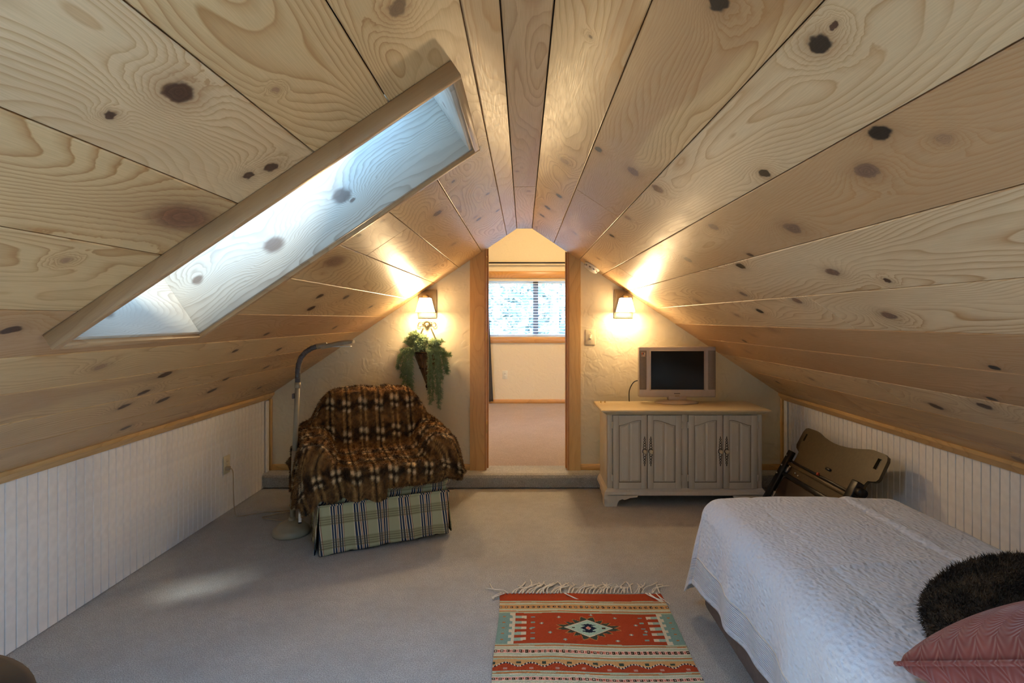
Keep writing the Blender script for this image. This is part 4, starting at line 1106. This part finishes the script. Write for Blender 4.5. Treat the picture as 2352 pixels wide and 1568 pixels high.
# ------------------------------------------------------------------ folded workbench leaning on the right knee wall
FB = empty('folded_workbench', (1.58, 3.75, 0), 0, 'folded black metal workbench with a brown shaped top leaning by the bead board', 'workbench')
ln = math.hypot(1, .5556); up = Vector((.5556 / ln, 0, 1 / ln)); ay = Vector((0, -1, 0)); nrm = ay.cross(up).normalized()   # a, h, n
MP = Matrix((ay, up, nrm)).transposed().to_4x4()
nb2 = NT('brown_hardboard'); f_, _ = nb2.noise(nb2.obj(), 60., 4, .6); M['hard'] = nb2.set(nb2.mix(f_, srgb(66, 54, 33), srgb(94, 79, 51)), .45, 0., .4)
outl = [(.10, .43), (.152, .433), (.150, .456), (.10, .475), (.083, .495), (.080, .59), (.092, .617), (.115, .625), (.22, .627), (.25, .622), (.30, .610), (.37, .600), (.44, .595), (.503, .595), (.56, .600), (.62, .608), (.69, .622), (.74, .634), (.78, .640), (.87, .640), (.90, .630), (.912, .61), (.922, .51), (.912, .492), (.89, .484), (.855, .476), (.845, .455), (.845, .20), (.155, .20), (.152, .40)]
outl = outl[1:-1] + [(.155, .20)]
def holed(outline, holes, z0_, z1_):
    """prism with rectangular slots cut out"""
    bm = bmesh.new(); edges = []
    for loop in [outline] + holes:
        vs = [bm.verts.new((x, y, z0_)) for x, y in loop]
        edges += [bm.edges.new((vs[i], vs[(i + 1) % len(vs)])) for i in range(len(vs))]
    bmesh.ops.triangle_fill(bm, use_beauty=True, use_dissolve=False, edges=edges)
    fcs = bm.faces[:]
    def inside(p, poly):
        c = False; j = len(poly) - 1
        for i in range(len(poly)):
            if (poly[i][1] > p[1]) != (poly[j][1] > p[1]) and p[0] < (poly[j][0] - poly[i][0]) * (p[1] - poly[i][1]) / (poly[j][1] - poly[i][1]) + poly[i][0]: c = not c
            j = i
        return c
    kill = [f for f in fcs if any(inside(f.calc_center_median()[:2], h) for h in holes) or not inside(f.calc_center_median()[:2], outline)]
    bmesh.ops.delete(bm, geom=kill, context='FACES')
    r = bmesh.ops.extrude_face_region(bm, geom=bm.faces[:])
    bmesh.ops.translate(bm, vec=(0, 0, z1_ - z0_), verts=[v for v in r['geom'] if isinstance(v, bmesh.types.BMVert)])
    bmesh.ops.recalc_face_normals(bm, faces=bm.faces); bm.verts.index_update()
    out = ([tuple(v.co) for v in bm.verts], [[v.index for v in f.verts] for f in bm.faces]); bm.free(); return out
slot = lambda a, h_, w, t: [(a, h_), (a + w, h_), (a + w, h_ + t), (a, h_ + t)]
vs, fs = holed(outl, [slot(.842, .548, .032, .060), slot(.125, .535, .022, .050)], 0, .018)
MB().add(vs, fs, False, MP).build('work_top', M['hard'], FB)
for a in (.842, .125):
    MB().rbox(a - .003, a + .035, .53, .62, -.012, -.002, .003, 1, MP).build('slot_backing', M['black'], FB)
for a0 in (.082, .80):
    MB().rbox(a0, a0 + .055, .02, .44, .020, .048, .004, 1, MP).build('leg', M['black'], FB)
MB().rbox(.80, .86, .34, .45, .020, .06, .006, 2, MP).build('corner_bracket', M['black'], FB)
MB().tube([MP @ Vector((.86, .405, .035)), MP @ Vector((.90, .405, .035))], .024, 18).build('end_wheel', M['black'], FB)
for h0_, h1_, zz in ((.350, .372, .036), (.275, .300, .040)):
    MB().rbox(.135, .81, h0_, h1_, .020, zz, .003, 1, MP).build('rail', M['black'] if h0_ < .3 else M['hard'], FB)
MB().rbox(.135, .81, .374, .388, .019, .032, .002, 1, MP).build('rail_edge', M['black'], FB)
MB().rbox(.16, .80, .10, .27, .019, .030, .003, 1, MP).build('lower_board', plain('dark_board', (.035, .022, .014), .5), FB)
for a, h_ in ((.10, .40), (.105, .33), (.10, .27), (.26, .325), (.30, .320), (.55, .285)):
    MB().ball(MP @ Vector((a, h_, .05 if a < .15 else .032)), .006).build('bolt', M['steel'], FB)
MB().rbox(.50, .545, .432, .447, .018, .03, .003, 1, MP).build('clip', M['black'], FB)
MB().rbox(.475, .49, .378, .395, .033, .045, .002, 1, MP).build('red_mark', plain('red_plastic', (.45, .05, .02), .4), FB)
for z_, a in ((.30, .09), (.12, .09)):
    MB().rbox(.137, .165, z_, z_ + .04, .02, .034, .002, 1, MP).build('bracket', M['steel'], FB)

# ------------------------------------------------------------------ bed
BX, BH = 1.20, .43
BD = empty('bed', (BX, 1.42, 0), 0, 'single bed along the right knee wall under a white bedspread', 'bed')
M['taupe'] = plain('taupe_cloth', srgb(112, 102, 98), .85, nz=.08, scale=60)
MB().rbox(-.425, .425, -.98, .965, .035, .235, .02, 2).build('box_base', M['taupe'], BD)
MB().rbox(-.43, .43, -.98, .975, .237, .475, .05, 3).build('mattress', M['white'], BD)
for sx in (-.36, .36):
    for sy in (-.88, .86): MB().lathe([(.022, 0), (.026, .036)], (sx, sy, 0), 12).build('leg', M['black'], BD)

FLX, RR, ZT = .355, .085, .502
Y0b, Y1b = .50, 2.345       # flat top along Y (world)
DROP = .405
def fold_down(e, flare):
    arcL = RR * PI / 2
    if e <= arcL: return RR * math.sin(e / RR), RR * (1 - math.cos(e / RR))
    return RR + (e - arcL) * flare, RR + (e - arcL) * math.sqrt(max(0, 1 - flare * flare))
NA, NB = 190, 230
A1 = np.concatenate([np.linspace(-FLX - DROP, -FLX, 60)[:-1], np.linspace(-FLX, FLX, 72), np.linspace(FLX, FLX + .40, 61)[1:]])
B1 = np.concatenate([np.linspace(Y0b - .05, Y1b, 170)[:-1], np.linspace(Y1b, Y1b + DROP, 60)])
BP = np.zeros((len(A1), len(B1), 3)); HM = np.zeros((len(A1), len(B1)))
for i, a in enumerate(A1):
    for j, b_ in enumerate(B1):
        da = max(0, abs(a) - FLX); db = max(0, b_ - Y1b); sg = -1 if a < 0 else 1
        px_, py_ = max(-FLX, min(FLX, a)), min(b_, Y1b)
        HM[i, j] = max(da, db)
        if da > 0 or db > 0:
            e = max(da, db) if min(da, db) == 0 else min(math.hypot(da, db), max(da, db) * 1.17 + .01)
            th = math.atan2(db, da); cr = math.sin(2 * th)
            fl = .04 + .20 * cr
            if da > 0 and db == 0: fl = .04 + .17 * math.exp(-((Y1b - b_) / .16) ** 2)
            if db > 0 and da == 0 : fl = .05 + .1 * math.exp(-((FLX - abs(a)) / .15) ** 2)
            hx, vz = fold_down(e, fl)
            wv = (.012 * math.sin(b_ * 13 + .6) + .007 * math.sin(b_ * 29)) * min(1, e / .35) * (1 if db == 0 else .4)
            px_ += sg * (hx + wv) * math.cos(th); py_ += (hx + wv) * math.sin(th); z = ZT - vz
        else: z = ZT
        # soft crown, creases and gentle dents on top
        topw = max(0, 1 - max(da, db) / .14)
        z += topw * (.010 * math.cos(a / FLX * 1.2) + .006 * pnoise(a, b_, 3.2, 2) + .0035 * pnoise(a, b_, 9, 5))
        cre = a - .165 - .02 * math.sin(b_ * 2.2)
        z -= topw * (.006 * math.exp(-(cre / .007) ** 2) - .007 * math.exp(-((cre - .030) / .022) ** 2))
        cre = a + .25 - .05 * (b_ - 1.9)
        z -= topw * .004 * math.exp(-(cre / .010) ** 2) * (1 if b_ > 1.3 else .5)
        z += topw * .004 * math.exp(-((b_ - 1.72 - .1 * a) / .012) ** 2) * (1 if a < .15 else 0)
        BP[i, j] = (px_ + BX, py_, max(z, .02))
def spread_mat():
    n = NT('white_matelasse'); P = n.n('ShaderNodeUVMap').outputs[0]; P = n.vec('MULTIPLY', P, (1., 1., 0.))
    at = n.n('ShaderNodeAttribute'); at.attribute_name = 'hem'
    v_ = n.n('ShaderNodeTexVoronoi'); n.put(v_.inputs['Vector'], n.vec('MULTIPLY', P, (95., 62., 1.))); v_.inputs['Scale'].default_value = 1.; v_.feature = 'SMOOTH_F1'
    f_, _ = n.noise(P, 60., 3); s = n.sep(P)
    rib = n.math('SINE', n.math('MULTIPLY', at.outputs['Fac'], 900.))
    band = n.math('MULTIPLY', n.rng(at.outputs['Fac'], .295, .297), n.rng(at.outputs['Fac'], .385, .387, 1., 0.))
    h = n.mix(band, n.math('ADD', v_.outputs['Distance'], n.math('MULTIPLY', f_, .6)), n.math('MULTIPLY', rib, .22))
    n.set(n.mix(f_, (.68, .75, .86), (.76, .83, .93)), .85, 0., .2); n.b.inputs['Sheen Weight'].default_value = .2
    n.bump(h, .85, .007)
    return n.m
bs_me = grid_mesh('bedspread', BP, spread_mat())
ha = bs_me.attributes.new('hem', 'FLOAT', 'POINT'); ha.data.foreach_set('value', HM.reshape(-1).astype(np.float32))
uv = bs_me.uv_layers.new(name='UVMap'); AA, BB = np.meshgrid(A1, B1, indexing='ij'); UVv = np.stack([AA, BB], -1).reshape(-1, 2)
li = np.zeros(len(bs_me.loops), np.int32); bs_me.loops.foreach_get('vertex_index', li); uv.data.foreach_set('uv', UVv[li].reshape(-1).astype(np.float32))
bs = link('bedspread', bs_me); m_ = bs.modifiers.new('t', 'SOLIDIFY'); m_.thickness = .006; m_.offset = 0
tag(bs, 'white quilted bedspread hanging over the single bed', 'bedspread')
# stitched seam above the border
sp_ = []
for i, a in enumerate(A1):
    pass
ia = int(np.argmin(np.abs(A1 + FLX + .287)))
seam = [tuple(BP[ia, j]) for j in range(0, 170, 4)]
MB().tube([(x - .004, y, z) for x, y, z in seam], .0018, 5).build('hem_seam', M['white'], bs)

# ------------------------------------------------------------------ pillows
def cushion(w, h, t, n_=44, rnd=False, pinch=.06):
    u_ = np.linspace(-1, 1, n_); A, B = np.meshgrid(u_, u_, indexing='ij')
    if rnd:
        x = A * np.sqrt(1 - B * B / 2); y = B * np.sqrt(1 - A * A / 2); r = np.minimum(1, np.hypot(x, y)); zz = np.maximum(1 - r ** 2.4, 0) ** .55 * (1 - .35 * np.exp(-(r / .16) ** 2))
    else:
        x = A * (1 - pinch * (1 - B * B)); y = B * (1 - pinch * (1 - A * A)); zz = np.maximum((1 - A ** 2) * (1 - B ** 2), 0) ** .42
    return np.stack([x * w / 2, y * h / 2, zz * t / 2], -1)
def cushion_mesh(name, Pt, mat):
    n_, m_ = Pt.shape[:2]; Pb = Pt.copy(); Pb[..., 2] *= -1
    a = grid_mesh(name, Pt); b_ = grid_mesh(name + 'b', Pb); bm = bmesh.new(); bm.from_mesh(a); bm.from_mesh(b_)
    bmesh.ops.remove_doubles(bm, verts=bm.verts, dist=1e-5); bmesh.ops.recalc_face_normals(bm, faces=bm.faces)
    bm.to_mesh(a); bm.free(); bpy.data.meshes.remove(b_); a.polygons.foreach_set('use_smooth', [True] * len(a.polygons)); a.materials.append(mat); return a
wp = empty('bed_pillow', (1.10, .79, .575), 0, 'white sleeping pillow under the red pillow at the bed head', 'pillow')
link('cover', cushion_mesh('cover', cushion(.66, .42, .15), M['white']), wp)
nr = NT('dusty_red_cloth'); P_ = nr.obj(); s_ = nr.sep(P_)
w_ = nr.math('SINE', nr.math('MULTIPLY', nr.math('ADD', s_[0], nr.math('MULTIPLY', nr.math('ABSOLUTE', nr.math('SINE', nr.math('MULTIPLY', s_[1], 60.))), .01)), 900.))
f_, _ = nr.noise(P_, 12., 2)
nr.set(nr.mix(f_, srgb(114, 50, 46), srgb(140, 66, 58)), .8, 0., .25)
nr.b.inputs['Sheen Weight'].default_value = .3
nr.bump(nr.math('ADD', nr.math('MULTIPLY', w_, .25), nr.math('MULTIPLY', nr.math('SINE', nr.math('MULTIPLY', s_[0], 95.)), .9)), .5, .006)
RP = empty('red_pillow', (1.054, .987, .658), 0, 'dusty red pillow with piped edge at the bed head', 'pillow')
RP.rotation_euler = (R(-32), 0, 0)
Pt = cushion(.52, .46, .22)
link('cover', cushion_mesh('cover', Pt, nr.m), RP)
edge_ = [tuple(Pt[0, j]) for j in range(44)] + [tuple(Pt[i, 43]) for i in range(1, 44)] + [tuple(Pt[43, j]) for j in range(42, -1, -1)] + [tuple(Pt[i, 0]) for i in range(42, -1, -1)]
MB().tube(edge_, .0055, 6).build('piping', nr.m, RP)
FP = empty('fur_pillow', (1.17, 1.235, .590), 0, 'round dark brown fur pillow behind the red pillow', 'pillow')
FP.rotation_euler = (R(2), R(-17), 0)
Pf = cushion(.47, .47, .17, 56, True)
fm = cushion_mesh('cover', Pf, M['fur']); nv = len(fm.vertices); co = np.zeros(nv * 3, np.float32); fm.vertices.foreach_get('co', co); co = co.reshape(-1, 3)
nzv = np.array([mnoise.noise(Vector((p[0] * 22, p[1] * 22, p[2] * 22))) + .6 * mnoise.noise(Vector((p[0] * 60, p[1] * 60, 3))) for p in co])
bc = np.array(srgb(34, 25, 18)); mc = np.array(srgb(96, 78, 58)); tt = np.clip(.35 + nzv * .8, 0, 1)[:, None]; colp = bc * (1 - tt) + mc * tt * .9
vcol(fm, 'Col', colp); link('cover', fm, FP)
idx_ = RNG.integers(0, nv, 42000); pp = co[idx_] + RNG.normal(0, .004, (42000, 3)); nn_ = pp / (np.array([.235, .235, .09]) ** 2); nn_ /= np.linalg.norm(nn_, axis=1)[:, None]
fur_blades('fur', co[idx_] + (pp - co[idx_]) * .8, nn_, colp[idx_], .014, .0013, M['fur'], FP, (.3, -.3, -.2), .7)

# ------------------------------------------------------------------ kilim rug
RUGX0, RUGX1, RUGY0, RUGY1 = -.108, .632, 1.30, 2.552
RW, RL = RUGX1 - RUGX0, RUGY1 - RUGY0
RED = np.array(srgb(172, 70, 40)); SAGE = np.array(srgb(176, 190, 160)); CREAM = np.array(srgb(214, 205, 178)); TEAL = np.array(srgb(128, 160, 150)); ORG = np.array(srgb(190, 120, 66)); PEACH = np.array(srgb(208, 160, 104)); DKG = np.array(srgb(66, 78, 66)); NAVY = np.array(srgb(34, 42, 60)); BRN = np.array(srgb(74, 52, 38)); PNK = np.array(srgb(226, 170, 150)); LGR = np.array(srgb(170, 200, 180))
def stripes(u, t, T, dark):
    """t in 0..T across a striped band, chain of beads in the middle"""
    f = t / T
    c = SAGE
    if .10 < f < .17 or .83 < f < .90: c = ORG
    elif .20 < f < .27 or .73 < f < .80: c = CREAM
    elif .34 < f < .41 or .60 < f < .66: c = CREAM if dark else PEACH
    elif .41 <= f <= .60:
        q = (u / .0235) % 1
        if q < .5 and .43 < f < .585: c = CREAM if (.17 < q < .33 and .47 < f < .54) else BRN
        elif .46 < f < .55 and .68 < q < .82: c = RED if dark else ORG
        else: c = (PNK if dark else PEACH)
    return c
def panel(u, t, T):
    n_ = 11; row = int(t / T * n_); w = min(u, RW - u)
    c = RED
    if w < .118:
        if w < .046: c = TEAL
        elif w < .060 and row % 2 == 1: c = TEAL
        elif w < .070: c = CREAM
        elif row % 2 == 1: c = LGR * .85 if w < .098 else CREAM
        q = abs((t / T * n_ / 2) % 1 - .75)
        if .018 < w < .030 and q < .10: c = ORG
    else:
        x, y = (u - .372) / .098, (t - T / 2) / (T * .285)
        r = abs(x) + abs(y)
        if r < .92:
            c = LGR
            sx, sy = abs(x), abs(y)
            if sx + sy * .8 < .34 or (sx * .5 + abs(sy - .36) < .16 + .0 and sx < .34): c = NAVY
            if sx / .12 + sy / .22 < 1: c = PNK if sx / .07 + sy / .12 > 1 else np.array(srgb(214, 120, 100))
            if .55 < sx < .70 and sy < .07: c = BRN
        elif r < 1.02: c = CREAM
        elif r < 1.08: c = BRN
        elif r < 1.65:
            k = ((math.atan2(y, x) / (2 * PI)) * 16) % 1
            tri = abs(k - .5) * 2
            lim = 1.12 + .50 * (1 - tri)
            c = DKG if r < lim - .07 else (ORG if r < lim + .03 else RED)
        else:
            for (qx, qy) in ((-1.95, -.5), (-1.6, .6), (-2.4, .1), (-1.2, -1.2), (1.2, -1.2), (1.7, .7), (2.0, -.4), (2.35, .3), (-1.0, 1.35), (1.1, 1.35), (.2, -1.55)):
                if abs(x - qx) / .10 + abs(y - qy) / .13 < 1: c = TEAL if abs(x - qx) > .02 else CREAM
            if .135 < w < .155 and abs((t / T * n_ / 2) % 1 - .75) < .12: c = TEAL
    return c
def rug_color(u, v):
    if v < .068: return RED
    if v < .172: return stripes(u, v - .068, .104, False)
    vv = (v - .172) % .478
    if vv < .225: return panel(u, vv, .225)
    if vv < .328: return stripes(u, vv - .225, .103, True)
    if vv < .394:
        t = (vv - .328) / .066; q = (u / .094) % 1; wv = .62 - .34 * (.5 + .5 * math.cos((q - .5) * 2 * PI)) ** .8
        if abs(t - wv) < .06: return NAVY if int(u / .0055) % 2 else CREAM
        if t < wv:
            if abs(((u / .094 + .5) % 1) - .5) < .09 and abs(t - .30) < .10: return DKG
            return PEACH
        if abs(((u / .094) % 1) - .5) < .08 and abs(t - .78) < .08: return PNK * .7
        return RED
    return stripes(u, vv - .394, .084, True)
nu, nvv = 250, 330
us = np.linspace(0, RW, nu + 1); vs_ = np.linspace(0, RL, nvv + 1)
RP_ = np.zeros((nu + 1, nvv + 1, 3)); RC = np.zeros((nu, nvv, 3))
for i in range(nu + 1):
    for j in range(nvv + 1):
        z = .008 + .0035 * pnoise(us[i], vs_[j], 4.5, 1) + .0016 * pnoise(us[i] * .5, vs_[j], 22, 3)
        RP_[i, j] = (us[i] + .004 * math.sin(vs_[j] * 9), -vs_[j] + .006 * math.sin(us[i] * 7 + .8), max(z, .004))
for i in range(nu):
    for j in range(nvv):
        u = (us[i] + us[i + 1]) / 2; v = (vs_[j] + vs_[j + 1]) / 2
        RC[i, j] = rug_color(u, v + .0035 * pnoise(u, v, 7, 6))
RC *= RNG.uniform(.90, 1.08, (nu, nvv, 1))
n = NT('kilim_weave'); a = n.n('ShaderNodeVertexColor'); a.layer_name = 'Col'; P_ = n.obj(); s_ = n.sep(P_)
wv_ = n.math('MULTIPLY', n.math('SINE', n.math('MULTIPLY', s_[0], 2 * PI / .0045)), n.math('SINE', n.math('MULTIPLY', s_[1], 2 * PI / .006)))
n.set(a.outputs[0], .95, 0., .1); n.bump(wv_, .4, .002)
rug = link('kilim_rug', None) if False else None
rme = grid_mesh('weave', RP_, n.m, False)
ca = rme.color_attributes.new('Col', 'BYTE_COLOR', 'CORNER')
cc = np.ones((nu * nvv, 4, 4), np.float32); cc[:, :, :3] = RC.reshape(-1, 1, 3); ca.data.foreach_set('color', cc.reshape(-1))
RG = empty('kilim_rug', (RUGX0, RUGY1, 0), 0, 'red and sage woven rug with diamond pattern and fringed end', 'rug')
o = link('weave', rme, RG); m_ = o.modifiers.new('t', 'SOLIDIFY'); m_.thickness = .004; m_.offset = -1
strand = plain('cotton_strand', srgb(236, 229, 214), .9, nz=.05, scale=80)
rg = random.Random(11)
for k in range(46):
    x = .006 + (RW - .012) * k / 45
    if 12 < k < 16 and rg.random() < .4: continue
    q = MB()
    lean = .045 + .025 * rg.gauss(0, 1); L = .075 + .035 * rg.random(); back = -1 if rg.random() < .06 else 1
    if k < 3: lean = -.045 - .02 * k; L = .03 + .05 * rg.random()
    if k < 2: back = -.6
    for s in range(2):
        p = [(x, -.002, .009), (x + lean * .3 + rg.gauss(0, .003), back * L * .4, .010 + .004 * rg.random()), (x + lean * .75 + rg.gauss(0, .006), back * L * .75, .007), (x + lean * 1.1 + rg.gauss(0, .016), back * L + rg.gauss(0, .014), .005)]
        q.tube(spline(p, 3), .0023, 4)
    q.tube([(x, -.001, .009), (x + lean * .12, .008 * back, .010)], [.004, .003], 5)
    q.build('tassel', strand, RG)

# ------------------------------------------------------------------ round dark side table at the lower left
dkw = wood('dark_stained_wood', 7.7, (), (.018, .009, .006), (.010, .005, .004), rough=.55, K=8, line=.5, coat=0.)
TB = empty('side_table', (-1.30, .895, 0), 0, 'round dark wooden side table at the lower left corner', 'table')
MB().lathe([(.002, .478), (.35, .477), (.382, .481), (.391, .492), (.388, .503), (.374, .507), (.35, .504), (.002, .504)], (0, 0, 0), 64, None, False).build('table_top', dkw, TB)
MB().lathe([(.05, .09), (.035, .14), (.03, .25), (.045, .33), (.03, .40), (.07, .478)], (0, 0, 0), 24).build('pedestal', dkw, TB)
for k in range(3):
    a = R(30 + 120 * k); c_, s_ = math.cos(a), math.sin(a)
    MB().tube([(c_ * .03, s_ * .03, .13), (c_ * .14, s_ * .14, .10), (c_ * .22, s_ * .22, .045), (c_ * .27, s_ * .27, .018)], [.024, .022, .018, .018], 10).build('foot', dkw, TB)
